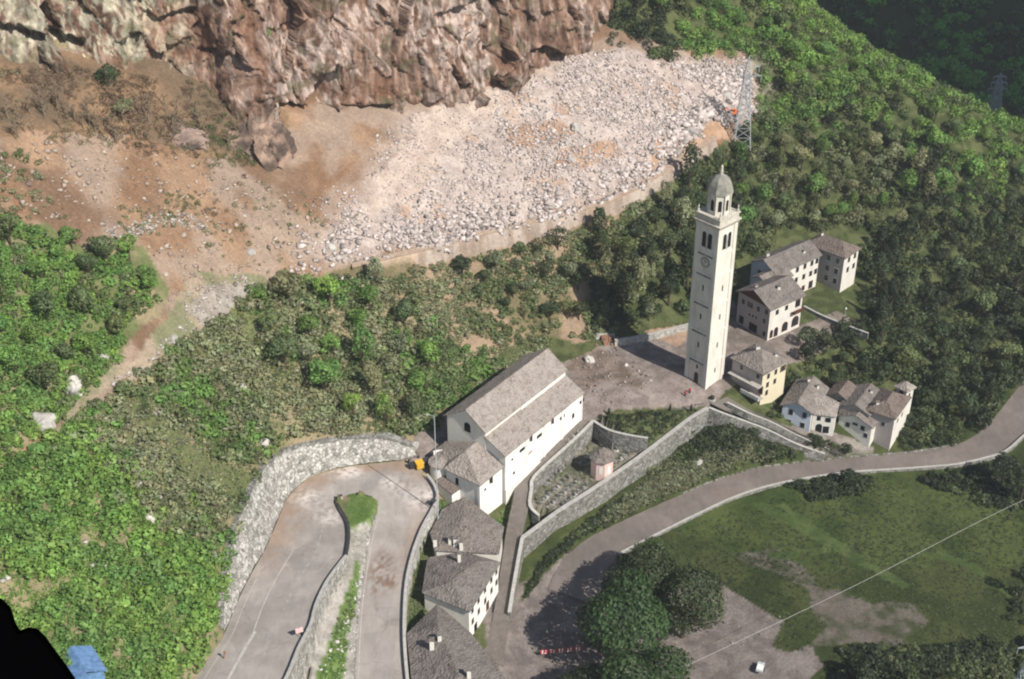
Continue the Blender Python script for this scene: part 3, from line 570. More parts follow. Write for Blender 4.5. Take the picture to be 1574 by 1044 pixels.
wall_obj('ramp_wall', [W(*q) for q in [(1118,618,.6),(1150,634,-1.4),(1185,648,-4.2),(1225,668,-8),(1275,690,-11.6)]], .4, 2, M['stone_grey'], M['coping'], label='inner wall of the descending ramp beside the yellow house')
wall_obj('garden_wall', [W(*q) for q in [(1236,470,1),(1270,487,.7),(1335,512,.2)]], .4, 2, M['stone_grey'], M['coping'], label='thin wall crossing the lawn right of the white gabled house')
strip_mesh('ramp', [((1092,622),(1118,612),-.3),((1112,632),(1150,631),-1.6),((1142,645),(1185,646),-4.3),((1182,660),(1225,666),-7.5),((1228,683),(1276,688),-11.2),((1270,698),(1300,704),-13.7)], M['path_stone'], lift=.35)

# ------------------------------------------------------------------ buildings
def inset(P, d):
    n = len(P); out = []
    for i in range(n):
        a, b, c = P[i-1][:2], P[i][:2], P[(i+1) % n][:2]
        e1 = (b-a)/np.linalg.norm(b-a); e2 = (c-b)/np.linalg.norm(c-b); n1_ = np.array([-e1[1], e1[0]]); n2_ = np.array([-e2[1], e2[0]])
        den = 1+n1_@n2_; out.append(b+(n1_+n2_)*d/max(den, .3))
    return out
def house(name, label, cat, eave, ridge, faces, base, wall='plaster_white', roof='roof_stone', gables={}, wins=[], oh=.45, th=.22, chim=[], group=None, wallmats={}, doors=[], base_z=None):
    """eave: counter-clockwise (from above) 3-D corners of the roof edge; ridge: further roof points; faces: roof planes by index;
    gables: {edge: ridge index}; wins: (edge, metres along, sill below eave, w, h, kind)"""
    E_ = [np.array(p, float) for p in eave]; area = sum(E_[i-1][0]*E_[i][1]-E_[i][0]*E_[i-1][1] for i in range(len(E_)))
    assert area > 0, name+' eave not ccw'
    org = np.array([np.mean([p[0] for p in E_]), np.mean([p[1] for p in E_]), base if np.isscalar(base) else min(base)])
    root = empty(name, org, label=label, cat=cat, group=group)
    pts = [p-org for p in E_]+[np.array(p, float)-org for p in ridge]
    rb = MB(); r_top = []
    for f in faces:
        top = [pts[i] for i in f]; bot = [p-np.array([0, 0, th]) for p in top]; n = len(f)
        rb.add(top+bot, [tuple(range(n)), tuple(range(2*n-1, n-1, -1))]+[(i, n+i, n+(i+1) % n, (i+1) % n) for i in range(n)])
    rob = rb.build('roof', M[roof], root)
    # raised ridge capping stones
    I = inset([p[:2]+0 for p in E_], oh); I = [p-org[:2] for p in I]; n = len(I); wb_ = MB()
    zt = [pts[i][2] for i in range(n)]
    bz = [base-org[2]]*n if np.isscalar(base) else [b-org[2] for b in base]
    for i in range(n):
        j = (i+1) % n; a, b = I[i], I[j]
        V = [(a[0], a[1], bz[i]), (b[0], b[1], bz[j]), (b[0], b[1], zt[j])]
        if i in gables:
            r = pts[gables[i]]; ab = b-a; s = np.clip(((r[:2]-a)@ab)/(ab@ab), .05, .95); q = a+ab*s; V.append((q[0], q[1], r[2]-th-.02))
        V.append((a[0], a[1], zt[i]))
        if i in wallmats:
            MB().add(V, [tuple(range(len(V)))]).build('facade', M[wallmats[i]], root)
        else: wb_.add(V, [tuple(range(len(V)))])
    wb_.build('wall', M[wall], root)
    def onwall(e, s):
        a, b = I[e], I[(e+1) % n]; L = np.linalg.norm(b-a); d = (b-a)/L; nn = np.array([d[1], -d[0]])
        if s < 0: s = L+s
        return a+d*s, d, nn, pts[e][2]+(pts[(e+1) % n][2]-pts[e][2])*s/L
    for w in wins:
        e, s, dz, ww, hh = w[:5]; ww, hh = (ww*1.2, hh*1.18) if ww < 1.3 else (ww, hh); kind = w[5] if len(w) > 5 else 'win'; c, d, nn, ze = onwall(e, s); z0 = ze-dz
        def panel(wd, h0, h1, proud, arch=False):
            prof = [(-wd/2, h0), (wd/2, h0), (wd/2, h1)]
            if arch: prof += [(wd/2*math.cos(t), h1+wd/2*math.sin(t)) for t in np.linspace(.35, math.pi-.35, 6)]
            prof += [(-wd/2, h1)]; m_ = len(prof)
            V = [(c[0]+d[0]*x+nn[0]*p, c[1]+d[1]*x+nn[1]*p, z) for p in (-.05, proud) for x, z in prof]
            return MB().add(V, [tuple(range(m_-1, -1, -1)), tuple(range(m_, 2*m_))]+[(i, (i+1) % m_, m_+(i+1) % m_, m_+i) for i in range(m_)])
        arch = 'arch' in kind; k = 'door' if 'door' in kind else 'window'
        if 'dark' in kind: panel(ww, z0, z0+hh, .03, arch).build('opening', M['void'], root); continue
        fr = panel(ww+.22, z0-.11, z0+hh+(.05 if arch else .11), .04, arch).build(k, M['wood_dark' if 'door' in kind else 'shutter_red' if 'red' in kind else 'frame_white'], root)
        panel(ww, z0, z0+hh, .065, arch).build('pane' if k == 'window' else 'leaf', M['glass_dark' if k == 'window' else 'wood_dark'], fr)
        if 'sh' in kind:
            for sgn in (-1, 1):
                c2 = c+d*sgn*(ww*.78); c_s = c; c = c2; panel(ww*.42, z0, z0+hh, .075).build('shutter', M['wood_dark'], fr); c = c_s
    for (x, y, zb, h, s) in chim:
        cb = MB().box((x-s/2-org[0], y-s/2-org[1], zb-org[2]-.8), (x+s/2-org[0], y+s/2-org[1], zb-org[2]+h)).build('chimney', M['plaster_white'], rob)
        MB().box((x-s*.7-org[0], y-s*.7-org[1], zb-org[2]+h+.002), (x+s*.7-org[0], y+s*.7-org[1], zb-org[2]+h+.16)).build('cap', M['roof_slate'], rob)
    return root
def rect(o, deg, X, Y, z):
    "corner o nearest the camera; x runs right-and-away, y left-and-away"
    t = R_(deg); u = np.array([math.cos(t), math.sin(t)]); v = np.array([-u[1], u[0]]); o = np.array(o[:2])
    q = lambda a, b, h=z: np.array([*(o+u*a+v*b), h]); return q, [q(0, 0), q(X, 0), q(X, Y), q(0, Y)]
# edges of a rect house: 0 = sunny right face, 1 = far right end, 2 = back, 3 = left face
def gable_x(o, deg, X, Y, z, rise):   # ridge along x, gables on edges 1 and 3
    q, E_ = rect(o, deg, X, Y, z); return dict(eave=E_, ridge=[q(0, Y/2, z+rise), q(X, Y/2, z+rise)], faces=[(0, 1, 5, 4), (2, 3, 4, 5)], gables={3: 4, 1: 5}), q
def gable_y(o, deg, X, Y, z, rise):
    q, E_ = rect(o, deg, X, Y, z); return dict(eave=E_, ridge=[q(X/2, 0, z+rise), q(X/2, Y, z+rise)], faces=[(0, 4, 5, 3), (1, 2, 5, 4)], gables={0: 4, 2: 5}), q
def hip(o, deg, X, Y, z, rise, a=.5):
    q, E_ = rect(o, deg, X, Y, z)
    if X >= Y: i = Y*a; R2 = [q(i, Y/2, z+rise), q(X-i, Y/2, z+rise)]; Fs = [(0, 1, 5, 4), (1, 2, 5), (2, 3, 4, 5), (3, 0, 4)]
    else: i = X*a; R2 = [q(X/2, i, z+rise), q(X/2, Y-i, z+rise)]; Fs = [(0, 1, 4), (1, 2, 5, 4), (2, 3, 5), (3, 0, 4, 5)]
    return dict(eave=E_, ridge=R2, faces=Fs), q

# --- church: aisle + nave + front annex + round apse + little lean-to
A_ = W(894.8, 602, 8); B_ = W(775.5, 698, 8); ua = (A_-B_)[:2]; LCH = np.hypot(*ua); ua /= LCH; va = np.array([-ua[1], ua[0]]); CDEG = math.degrees(math.atan2(ua[1], ua[0]))
q, E0 = rect(B_, CDEG, LCH, 5.2, 8)
ch = empty('church', (*(B_[:2]+ua*LCH/2+va*8), -1), label='long white pilgrimage church with stone slab roofs beside the hairpin bend', cat='church')
CO = np.array(ch.location)
def cadd(mb, name, mat, parent=ch, **k):
    mb.v = [tuple(np.array(v)-CO) for v in mb.v]; return mb.build(name, M[mat], parent, **k)
def slab(mb, top, th=.25):
    n = len(top); top = [np.array(p, float) for p in top]; bot = [p-np.array([0, 0, th]) for p in top]
    return mb.add(top+bot, [tuple(range(n)), tuple(range(2*n-1, n-1, -1))]+[(i, n+i, n+(i+1) % n, (i+1) % n) for i in range(n)])
X0, X1 = 0, LCH
# aisle roof and wall
r1 = cadd(slab(MB(), [q(X0-.4, -.5, 7.75), q(X1+.3, -.5, 7.75), q(X1+.3, 5.1, 10.7), q(X0-.4, 5.1, 10.7)]), 'roof', 'roof_light')
w = MB(); 
def wallbox(mb, a, b, c, d, z0, z1): P = [q(a, c), q(b, c), q(b, d), q(a, d)]; return mb.prism([(p[0], p[1]) for p in P], z0, z1)
w.prism([tuple(q(X0, 0)[:2]), tuple(q(X1, 0)[:2]), tuple(q(X1, 5.1)[:2]), tuple(q(X0, 5.1)[:2])], -6, [7.75, 7.75, 10.35, 10.35]); cadd(w, 'aisle_wall', 'plaster_bright')
# nave
NY0, NY1, NE, NR = 5.0, 15.6, 12.1, 15.9; NX0 = -.3
g = MB(); P = [q(NX0, NY0), q(X1, NY0), q(X1, NY1), q(NX0, NY1)]; ry = (NY0+NY1)/2-.3
V = [(*q(a, b)[:2], z) for a in (NX0, X1) for b, z in ((NY0, -4), (NY1, -4), (NY1, NE), (ry, NR-.3), (NY0, NE))]
g.add(V, [(0, 4, 3, 2, 1), (5, 6, 7, 8, 9), (0, 5, 9, 4), (1, 2, 7, 6)]); cadd(g, 'nave_wall', 'plaster_white')
fsg = MB().add([(*q(NX0-.03, b)[:2], z) for b, z in ((NY0, -3.9), (NY0, NE-.05), (ry, NR-.38), (NY1, NE-.05), (NY1, -3.9))], [(0, 1, 2, 3, 4)]); cadd(fsg, 'gable_plaster', 'plaster_pink').data.materials[0] = M['plaster_white']
nr = cadd(slab(slab(MB(), [q(NX0-.5, NY0-.5, NE-.05), q(X1+.4, NY0-.5, NE-.05), q(X1+.4, ry, NR), q(NX0-.5, ry, NR)]), [q(NX0-.5, ry, NR-.004), q(X1+.4, ry, NR-.004), q(X1+.4, NY1+.6, NE-.1), q(NX0-.5, NY1+.6, NE-.1)]), 'roof', 'roof_light')
rc = MB().tube(q(NX0-.5, ry, NR+.02), q(X1+.4, ry, NR+.02), .16); cadd(rc, 'ridge_cap', 'roof_light', nr)
# raised half of the clerestory (near half hidden by the roof step)
wallbox(ws := MB(), LCH*.42, X1-.1, NY0-.25, NY0+.1, 10.6, 12.0); cadd(ws, 'clerestory', 'plaster_bright')
# buttress strips, cornice, windows on the long wall
for xx in (0, .27, .5, .73, 1.0):
    b = MB(); x = X0+(X1-X0)*xx; wallbox(b, max(X0, x-.35), min(X1+.002, x+.35), -.22, .001, -6, 7.4); cadd(b, 'pilaster', 'plaster_bright')
b = MB(); wallbox(b, X0-.05, X1+.05, -.3, .002, 7.42, 7.66); cadd(b, 'cornice', 'plaster_white')
b = MB(); wallbox(b, X0, X1, -.35, .003, -6, -1.9); cadd(b, 'plinth', 'plaster_white')
def cwin(x, y, z, wd, h, face='R', arch=False, mat='glass_dark', name='window'):
    prof = [(-wd/2, 0), (wd/2, 0), (wd/2, h)]+([(wd/2*math.cos(t), h+wd/2*math.sin(t)) for t in np.linspace(.3, math.pi-.3, 6)] if arch else [])+[(-wd/2, h)]
    m_ = len(prof); V = []
    for p in (.05, -.07):
        for s, zz in prof:
            V.append((*(q(x+s, y+p) if face == 'R' else q(x+p, y+s))[:2], z+zz))
    return cadd(MB().add(V, [tuple(range(m_-1, -1, -1)), tuple(range(m_, 2*m_))]+[(i, (i+1) % m_, m_+(i+1) % m_, m_+i) for i in range(m_)]), name, mat)
for x in (6.5, 13, 22, 30): cwin(LCH-35+x+1 if False else x, 0, 4.9, 1.9, .85)
cwin(26.5, 0, 2.5, .9, 1.3); cwin(2.8, 0, 4.6, .6, .5); cwin(3.4, 0, .4, .7, .7); cwin(9.6, 0, 2.4, 1.6, .7, mat='plaster_grey_and_shade')
cwin(NX0-.03, ry-.1, 10.3-.4, 1.7, 1.6, 'L', True, 'void')
for k, x in enumerate((9.2, 17.5)):
    t_ = MB(); wallbox(t_, x, x+.35, -.62, -.3, 6.2, 7.7); cadd(t_, 'downpipe_box', 'iron')
# annex in front (towards the camera): roof polygon from the photograph at 4-6 m
def off(mb, root, name, mat): o = np.array(root.location); mb.v = [tuple(np.array(v)-o) for v in mb.v]; return mb.build(name, M[mat], root)
ax0 = -8.4
an = MB(); V = [(*q(a, b)[:2], -6) for a, b in ((ax0, .2), (NX0, .2), (NX0, 12.6), (ax0, 12.6))]; wallbox(an, ax0, NX0-.04, .4, 9.6, -6, 4.75); wallbox(an, ax0+3.2, NX0-.05, 9.62, 15.8, -6, 4.5); cadd(an, 'annex_wall', 'plaster_bright')
ar = MB()
for poly in ([(ax0-.5, -.1, 4.9), (NX0-.06, -.1, 4.9), (NX0-.06, 7.4, 8.3), (ax0+4.2, 7.4, 8.3)], [(ax0+4.2, 7.4, 8.296), (NX0-.06, 7.4, 8.296), (NX0-.06, 16.2, 4.6), (ax0+2.6, 16.2, 4.6)], [(ax0-.5, -.1, 4.896), (ax0+4.2, 7.4, 8.292), (ax0-.5, 9.9, 5.0)], [(ax0-.5, 9.9, 4.996), (ax0+4.2, 7.4, 8.288), (ax0+2.6, 16.2, 4.596), (ax0+2.4, 10.6, 5.3)]): slab(ar, [q(*p) for p in poly])
anr = cadd(ar, 'annex_roof', 'roof_light')
wallbox(b := MB(), ax0-.12, ax0+.5, .28, .9, -6, 4.8); cadd(b, 'corner_pilaster', 'plaster_bright')
for x in (-6.5,): cwin(x, .4, 1.9, .6, .6)
for k, x in enumerate((-5.0,)):
    t_ = MB(); wallbox(t_, x, x+.4, -.3, .3, 3.2, 4.9); cadd(t_, 'downpipe_box', 'iron')
cwin(ax0, 6.6, 1.8, .8, 1.5, 'L', True, 'void')
# round apse and its grey cap
ac = q(-6.9, 12.4); t_ = MB().lathe([(2.35, -5), (2.35, 4.2), (2.5, 4.2), (2.5, 4.45)], 24, (ac[0], ac[1])); ap = cadd(t_, 'apse_wall', 'plaster_bright')
cadd(MB().lathe([(2.7, 4.46), (2.7, 4.65), (1.4, 4.95), (.05, 5.2)], 24, (ac[0], ac[1])), 'apse_roof', 'roof_light')
rr = MB(); 
for k in range(10):
    t0, t1 = R_(-25+k*15), R_(-10+k*15); p = lambda r, t, z: (ac[0]+r*math.cos(t), ac[1]+r*math.sin(t), z)
    rr.add([p(2.72, t0, 3), p(2.72, t1, 3), p(3.0, t1, 3), p(3.0, t0, 3), p(2.72, t0, 5.6), p(2.72, t1, 5.6), p(3.0, t1, 5.6), p(3.0, t0, 5.6)], [(4, 5, 6, 7), (0, 1, 5, 4), (2, 3, 7, 6), (0, 4, 7, 3), (1, 2, 6, 5)])
cadd(rr, 'apse_rim', 'plaster_bright')
# small lean-to with brown roof
l0 = W(691, 757, 1.5); lq, LE = rect((l0[0]+.5, l0[1]), CDEG-4, 4.2, 4.6, 1.5)
cadd(slab(MB(), [lq(-.3, -.3, 1.3), lq(4.2, -.3, 1.3), lq(4.2, 4.6, 2.4), lq(-.3, 4.6, 2.4)]), 'lean_to_roof', 'roof_brown')
cadd(MB().prism([tuple(p[:2]) for p in LE], -5, [1.05, 1.05, 2.1, 2.1]), 'lean_to_wall', 'plaster_bright')

# --- bell tower
TD = 43.0; T0_ = np.array([46.9, 278.3]); TW = 6.75; tu = np.array([math.cos(R_(TD)), math.sin(R_(TD))]); tv = np.array([-tu[1], tu[0]]); TC = T0_+(tu+tv)*TW/2
tw = empty('bell_tower', (TC[0], TC[1], 0), R_(TD), label='tall square cream campanile with open belfry, octagonal drum and grey dome', cat='bell tower')
h = TW/2; b = MB().box((-h+.18, -h+.18, -2), (h-.18, h-.18, 43)); b.build('shaft', M['tower_plaster'], tw)
for sx in (-1, 1):
    for sy in (-1, 1):
        x0, x1 = sorted((sx*h, sx*(h-1.15))); y0, y1 = sorted((sy*h, sy*(h-1.15))); MB().box((x0, y0, -2), (x1, y1, 43.3)).build('corner_pilaster', M['tower_plaster'], tw)
bands = [6.8, 15.0, 22.7, 30.6, 36.0]
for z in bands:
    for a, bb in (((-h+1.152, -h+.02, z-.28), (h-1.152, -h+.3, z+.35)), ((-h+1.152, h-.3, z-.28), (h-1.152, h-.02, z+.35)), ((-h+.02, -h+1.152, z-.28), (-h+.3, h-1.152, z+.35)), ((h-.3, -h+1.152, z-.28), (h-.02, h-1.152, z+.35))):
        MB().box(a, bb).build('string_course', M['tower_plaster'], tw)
        if bb[0] < 0 and abs(bb[0]-a[0]) < 1: MB().box((a[0]-.04, a[1]+.02, z-.75), (bb[0]-.02, bb[1]-.02, z-.282)).build('shadow_band', M['stone_grey'], tw)  # dark band added on the left face as shadow under the string course
        if False: MB().box((a[0]+.05 if abs(bb[0]-a[0]) > 1 else a[0]+.02, a[1]+.02, z-.42), (bb[0]-.05 if abs(bb[0]-a[0]) > 1 else bb[0]-.02, bb[1]-.02, z-.282)).build('shadow_band', M['iron'] if False else M['stone_grey'], tw)
def tface(face, s, z0, w_, h_, arch, name, mat, proud=.02, parent=tw):
    prof = [(s-w_/2, z0), (s+w_/2, z0), (s+w_/2, z0+h_)]+([(s+w_/2*math.cos(t), z0+h_+w_/2*math.sin(t)) for t in np.linspace(.3, math.pi-.3, 7)] if arch else [])+[(s-w_/2, z0+h_)]
    m_ = len(prof); V = []; hh = h-.18
    for p in (-.1, proud):
        for a, z in prof:
            V.append({0: (a, -hh-p, z), 3: (-hh-p, -a, z), 1: (hh+p, a, z), 2: (-a, hh+p, z)}[face])
    F_ = [tuple(range(m_-1, -1, -1)), tuple(range(m_, 2*m_))]+[(i, (i+1) % m_, m_+(i+1) % m_, m_+i) for i in range(m_)]
    return MB().add(V, F_).build(name, M[mat], parent)
for f in (0, 1, 2, 3):
    for z in (10.3, 18.2, 26.0): tface(f, 0, z, .42, 1.3, True, 'slit_window', 'void')
    for s in (-.85, .85):
        fr = tface(f, s, 37.3, 1.35, 3.4, True, 'belfry_opening', 'stone_band', .05); tface(f, s, 37.4, 1.1, 3.3, True, 'void', 'void', .07, fr)
    tface(f, 0, 37.1, .28, 3.6, False, 'colonnette', 'stone_band', .16)
tface(0, 0, 3.2, .42, 1.1, True, 'slit_window', 'void')
dr = tface(3, .2, -.2, 1.5, 2.9, True, 'door', 'stone_band', .06); tface(3, .2, -.2, 1.2, 2.8, True, 'leaf', 'wood_dark', .09, dr); tface(3, .2, 4.3, .5, .9, True, 'slit_window', 'void')
# clock
ck = MB(); N = 28; V = [(-h+.18-p, r*math.cos(2*math.pi*i/N), 33.6+r*math.sin(2*math.pi*i/N)) for p, r in ((-.05, 1.3), (.1, 1.3), (.1, 1.05)) for i in range(N)]
ck.add(V, [(i, (i+1) % N, N+(i+1) % N, N+i) for i in range(N)]+[(N+i, N+(i+1) % N, 2*N+(i+1) % N, 2*N+i) for i in range(N)]); ckp = ck.build('clock', M['stone_grey'], tw)
MB().add([(-h+.18-.06, 1.06*math.cos(2*math.pi*i/N), 33.6+1.06*math.sin(2*math.pi*i/N)) for i in range(N)], [tuple(range(N))]).build('dial', M['stone_band'], ckp)
hd = MB().tube((-h+.1, 0, 33.6), (-h+.1, .1, 34.45), .05).tube((-h+.1, 0, 33.6), (-h+.1, -.55, 33.9), .06); hd.build('hand', M['iron'], ckp)
MB().lathe([(h*1.414+.05, 43.0), (h*1.414+.25, 43.3), (h*1.414+.75, 43.75), (h*1.414+.8, 44.05), (h*1.414+.2, 44.1)], 4, rot=R_(45)).build('cornice', M['stone_band'], tw)
MB().lathe([(h*1.414+.05, 44.1), (h*1.414+.05, 45.3), (h*1.414+.4, 45.45), (h*1.414+.4, 45.7), (h*1.414-.5, 45.72)], 4, rot=R_(45)).build('parapet', M['stone_band'], tw)
for sx in (-1, 1):
    for sy in (-1, 1): MB().lathe([(.28, 45.7), (.3, 46.2), (.12, 46.5), (.22, 47.0), (.05, 47.5)], 8, (sx*(h-.2), sy*(h-.2))).build('pinnacle', M['stone_band'], tw)
drm = MB().lathe([(2.55, 45.4), (2.55, 50.6)], 8, rot=R_(22.5)).build('drum', M['tower_plaster'], tw)
MB().lathe([(2.6, 50.55), (3.0, 50.75), (3.05, 51.05), (2.7, 51.15)], 8, rot=R_(22.5)).build('drum_cornice', M['stone_band'], tw)
for k in range(8):
    a = R_(45*k); R0 = 2.55*math.cos(R_(22.5)); u = np.array([math.cos(a), math.sin(a)]); v = np.array([-u[1], u[0]]); V = []
    prof = [(-.42, 46.6), (.42, 46.6), (.42, 48.9)]+[(.42*math.cos(t), 48.9+.42*math.sin(t)) for t in np.linspace(.3, 2.84, 6)]+[(-.42, 48.9)]; m_ = len(prof)
    for p in (-.05, .04):
        for s, z in prof: c = u*(R0+p)+v*s; V.append((c[0], c[1], z))
    MB().add(V, [tuple(range(m_-1, -1, -1)), tuple(range(m_, 2*m_))]+[(i, (i+1) % m_, m_+(i+1) % m_, m_+i) for i in range(m_)]).build('arched_opening', M['void'], drm)
    c = (u*math.cos(R_(22.5))-v*math.sin(R_(22.5)))*2.58; MB().box((c[0]-.17, c[1]-.17, 45.5), (c[0]+.17, c[1]+.17, 50.5)).build('rib', M['stone_band'], drm)
dm = MB().lathe([(3.15, 51.1), (3.05, 51.5), (2.75, 52.6), (2.2, 53.7), (1.4, 54.5), (.5, 54.95), (.3, 55.0)], 8, rot=R_(22.5)).build('dome', M['lead_dome'], tw)
MB().lathe([(.42, 54.85), (.36, 55.6), (.26, 56.6), (.34, 56.75), (.1, 57.3)], 8).build('finial', M['stone_band'], tw)
MB().tube((0, 0, 57.2), (0, 0, 60.4), .06).tube((0, -.55, 59.6), (0, .55, 59.6), .06).build('cross', M['iron'], tw)

# --- houses behind the tower
g, q_ = gable_x(W(1184.7, 478, 9.5), 37, 13.2, 12.6, 9.5, 3.1)
hA = house('gabled_house', 'large white three storey house with timber gable and arched ground floor', 'house', base=-2, wall='plaster_house', roof='roof_slate', wallmats={3: 'plaster_grey_and_shade'}, oh=.7,  # left front coloured grey to stand in for its shade
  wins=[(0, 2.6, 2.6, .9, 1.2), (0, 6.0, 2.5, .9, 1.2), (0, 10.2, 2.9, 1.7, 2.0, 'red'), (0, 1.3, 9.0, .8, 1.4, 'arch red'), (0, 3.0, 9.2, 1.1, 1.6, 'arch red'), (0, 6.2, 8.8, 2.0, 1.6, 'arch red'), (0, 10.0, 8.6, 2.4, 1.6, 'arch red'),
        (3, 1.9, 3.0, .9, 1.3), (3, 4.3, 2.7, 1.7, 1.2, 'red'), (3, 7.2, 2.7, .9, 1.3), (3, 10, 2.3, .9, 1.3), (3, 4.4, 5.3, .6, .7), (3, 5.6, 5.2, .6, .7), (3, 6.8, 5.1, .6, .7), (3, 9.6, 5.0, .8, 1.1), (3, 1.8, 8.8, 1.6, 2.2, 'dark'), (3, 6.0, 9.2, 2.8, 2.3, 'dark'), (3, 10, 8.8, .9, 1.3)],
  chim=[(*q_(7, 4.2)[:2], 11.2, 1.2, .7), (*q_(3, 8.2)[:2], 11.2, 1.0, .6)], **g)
ho = np.array(hA.location); P = [q_(.62, .9, 9.45), q_(.62, 11.7, 9.45), q_(.62, 6.3, 12.2)]; MB().add([p-ho for p in P], [(0, 2, 1)]).build('timber_gable', M['wood_dark'], hA)
b = MB(); Pb = [q_(8.6, -.5), q_(12.3, -.5), q_(12.3, .72), q_(8.6, .72)]; b.prism([tuple((p-ho)[:2]) for p in Pb], 6.0+2-.45-.2, 6.0+2-.2-.25); bal = b.build('balcony', M['wood_dark'], hA)
b = MB(); Pb = [q_(8.6, -.55), q_(12.3, -.55), q_(12.3, -.45), q_(8.6, -.45)]; b.prism([tuple((p-ho)[:2]) for p in Pb], 7.6, 8.5); b.build('railing', M['wood_dark'], bal)
g, q_ = gable_x(W(1193, 424, 10), 38.5, 18.4, 9.8, 10, 2.7)
house('guest_house', 'long white three storey wing behind the timber gabled house', 'house', base=-2, wall='plaster_house', roof='roof_slate', wallmats={3: 'plaster_blue_and_shade'}, oh=.6,  # left gable end of the white wing given a bluish shade colour
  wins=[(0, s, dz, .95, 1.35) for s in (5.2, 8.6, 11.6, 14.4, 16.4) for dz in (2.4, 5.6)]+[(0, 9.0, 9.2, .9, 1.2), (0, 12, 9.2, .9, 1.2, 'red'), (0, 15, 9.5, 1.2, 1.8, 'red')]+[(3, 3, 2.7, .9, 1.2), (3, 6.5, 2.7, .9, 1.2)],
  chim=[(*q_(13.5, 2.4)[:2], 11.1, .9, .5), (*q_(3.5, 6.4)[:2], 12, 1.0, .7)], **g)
g, q_ = hip(W(1299.5, 398, 10.3), 47, 8.5, 13.0, 10.3, 2.4, .45)
house('guest_house', 'end wing of the long white house, hipped roof, shaded side facing the lawn', 'house', base=-2, wall='plaster_house', roof='roof_brown', wallmats={3: 'plaster_grey_and_shade'}, oh=.6,  # shade of the left side painted in as grey
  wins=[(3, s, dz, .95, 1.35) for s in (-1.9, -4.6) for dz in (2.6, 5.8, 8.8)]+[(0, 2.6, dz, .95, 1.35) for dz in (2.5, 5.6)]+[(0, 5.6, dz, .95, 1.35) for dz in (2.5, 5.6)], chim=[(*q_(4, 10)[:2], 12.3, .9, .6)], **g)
g, q_ = gable_x(W(1180, 441, 9), 38, 10, 6.5, 9, 1.8)
house('outbuilding', 'low grey roofed link between the timber gabled house and the long wing', 'outbuilding', base=-1, wall='plaster_blue_and_shade', roof='roof_stone', wins=[(3, 3, 2.4, .8, 1.0), (0, 5, 2.2, .8, 1.0)], **g)
g, q_ = gable_x(W(1213, 396, 8.5), 40, 8, 5, 8.5, 1.4)
house('barn', 'weathered slab roofed barn half hidden behind the long white wing', 'barn', base=0, wall='stone_grey', roof='roof_light', wins=[(0, 4, 2.6, 1.6, 1.8, 'dark')], **g)
# --- yellow house by the tower
g, q_ = hip(W(1173.7, 577, 6), 42, 10.3, 10.6, 6, 2.7, .5)
hD = house('yellow_house', 'hip roofed house with yellow sunny side and balcony right beside the tower', 'house', base=[-5.5, -4, -1, -1.5], wall='plaster_yellow', roof='roof_stone', wallmats={3: 'plaster_grey_and_shade'}, oh=.6,  # left wall's shade is put into its grey colour
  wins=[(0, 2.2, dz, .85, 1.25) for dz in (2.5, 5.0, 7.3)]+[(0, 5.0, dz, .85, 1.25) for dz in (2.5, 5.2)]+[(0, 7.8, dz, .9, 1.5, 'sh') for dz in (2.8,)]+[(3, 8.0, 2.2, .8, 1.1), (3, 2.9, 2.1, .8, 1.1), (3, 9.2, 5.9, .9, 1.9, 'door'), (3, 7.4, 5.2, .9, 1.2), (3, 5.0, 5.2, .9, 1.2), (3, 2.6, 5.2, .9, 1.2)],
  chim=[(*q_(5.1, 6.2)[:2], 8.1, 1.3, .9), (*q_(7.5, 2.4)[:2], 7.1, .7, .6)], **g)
ho = np.array(hD.location)
b = MB(); P = [q_(-1.2, .3), q_(.62, .3), q_(.62, 9.8), q_(-1.2, 9.8)]; b.prism([tuple((p-ho)[:2]) for p in P], 2.3-ho[2], 2.5-ho[2]); lt = b.build('awning', M['concrete'], hD)
b = MB(); P = [q_(-1.5, -.3), q_(.62, -.3), q_(.62, 5.2), q_(-1.5, 5.2)]; b.prism([tuple((p-ho)[:2]) for p in P], -.9-ho[2], -.7-ho[2]); bal = b.build('balcony', M['concrete'], hD)
b = MB(); P = [q_(-1.55, -.35), q_(-1.4, -.35), q_(-1.4, 5.2), q_(-1.55, 5.2)]; b.prism([tuple((p-ho)[:2]) for p in P], -.7-ho[2]+.001, .3-ho[2]); b.build('railing', M['plaster_white'], bal)
# --- white houses above the road
oE = W(1250.6, 638, -3)
g, q_ = gable_x(oE, 62, 13, 8.6, -3, 2.3)
hE = house('white_house', 'white gable fronted house with bluish shade painted on its front and asymmetric slab roof', 'house', base=[-11, -9, -8, -10], wall='plaster_house', roof='roof_stone', wallmats={3: 'plaster_blue_and_shade'}, oh=.7,  # bluish front is shade painted over white plaster
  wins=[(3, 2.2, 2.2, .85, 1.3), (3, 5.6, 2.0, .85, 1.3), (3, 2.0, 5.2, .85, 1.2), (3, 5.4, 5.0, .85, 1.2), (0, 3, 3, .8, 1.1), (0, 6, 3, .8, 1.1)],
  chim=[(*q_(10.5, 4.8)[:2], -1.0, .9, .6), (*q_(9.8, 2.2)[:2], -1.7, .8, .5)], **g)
p0 = W(1248, 636, -3.6); p1 = W(1286, 641, -4.2); p2 = W(1291, 619, -2.0); p3 = W(1243, 594, -1.2)
house('white_house', 'low pale house with one broad sloping roof joined to the gable fronted house', 'house', [p0, p1, p2, p3], [], [(0, 1, 2, 3)], [-11, -12, -10, -9], wall='plaster_house', roof='roof_light', oh=.35,
  wins=[(0, 1.5, 2.0, .8, 1.1, 'dark'), (0, 3.6, 2.0, .9, 1.0), (0, -1.4, 2.1, .8, 1.1), (0, 1.8, 5.6, 1.6, 1.9, 'dark arch'), (0, -1.8, 5.4, 1.5, 2.0, 'dark')])
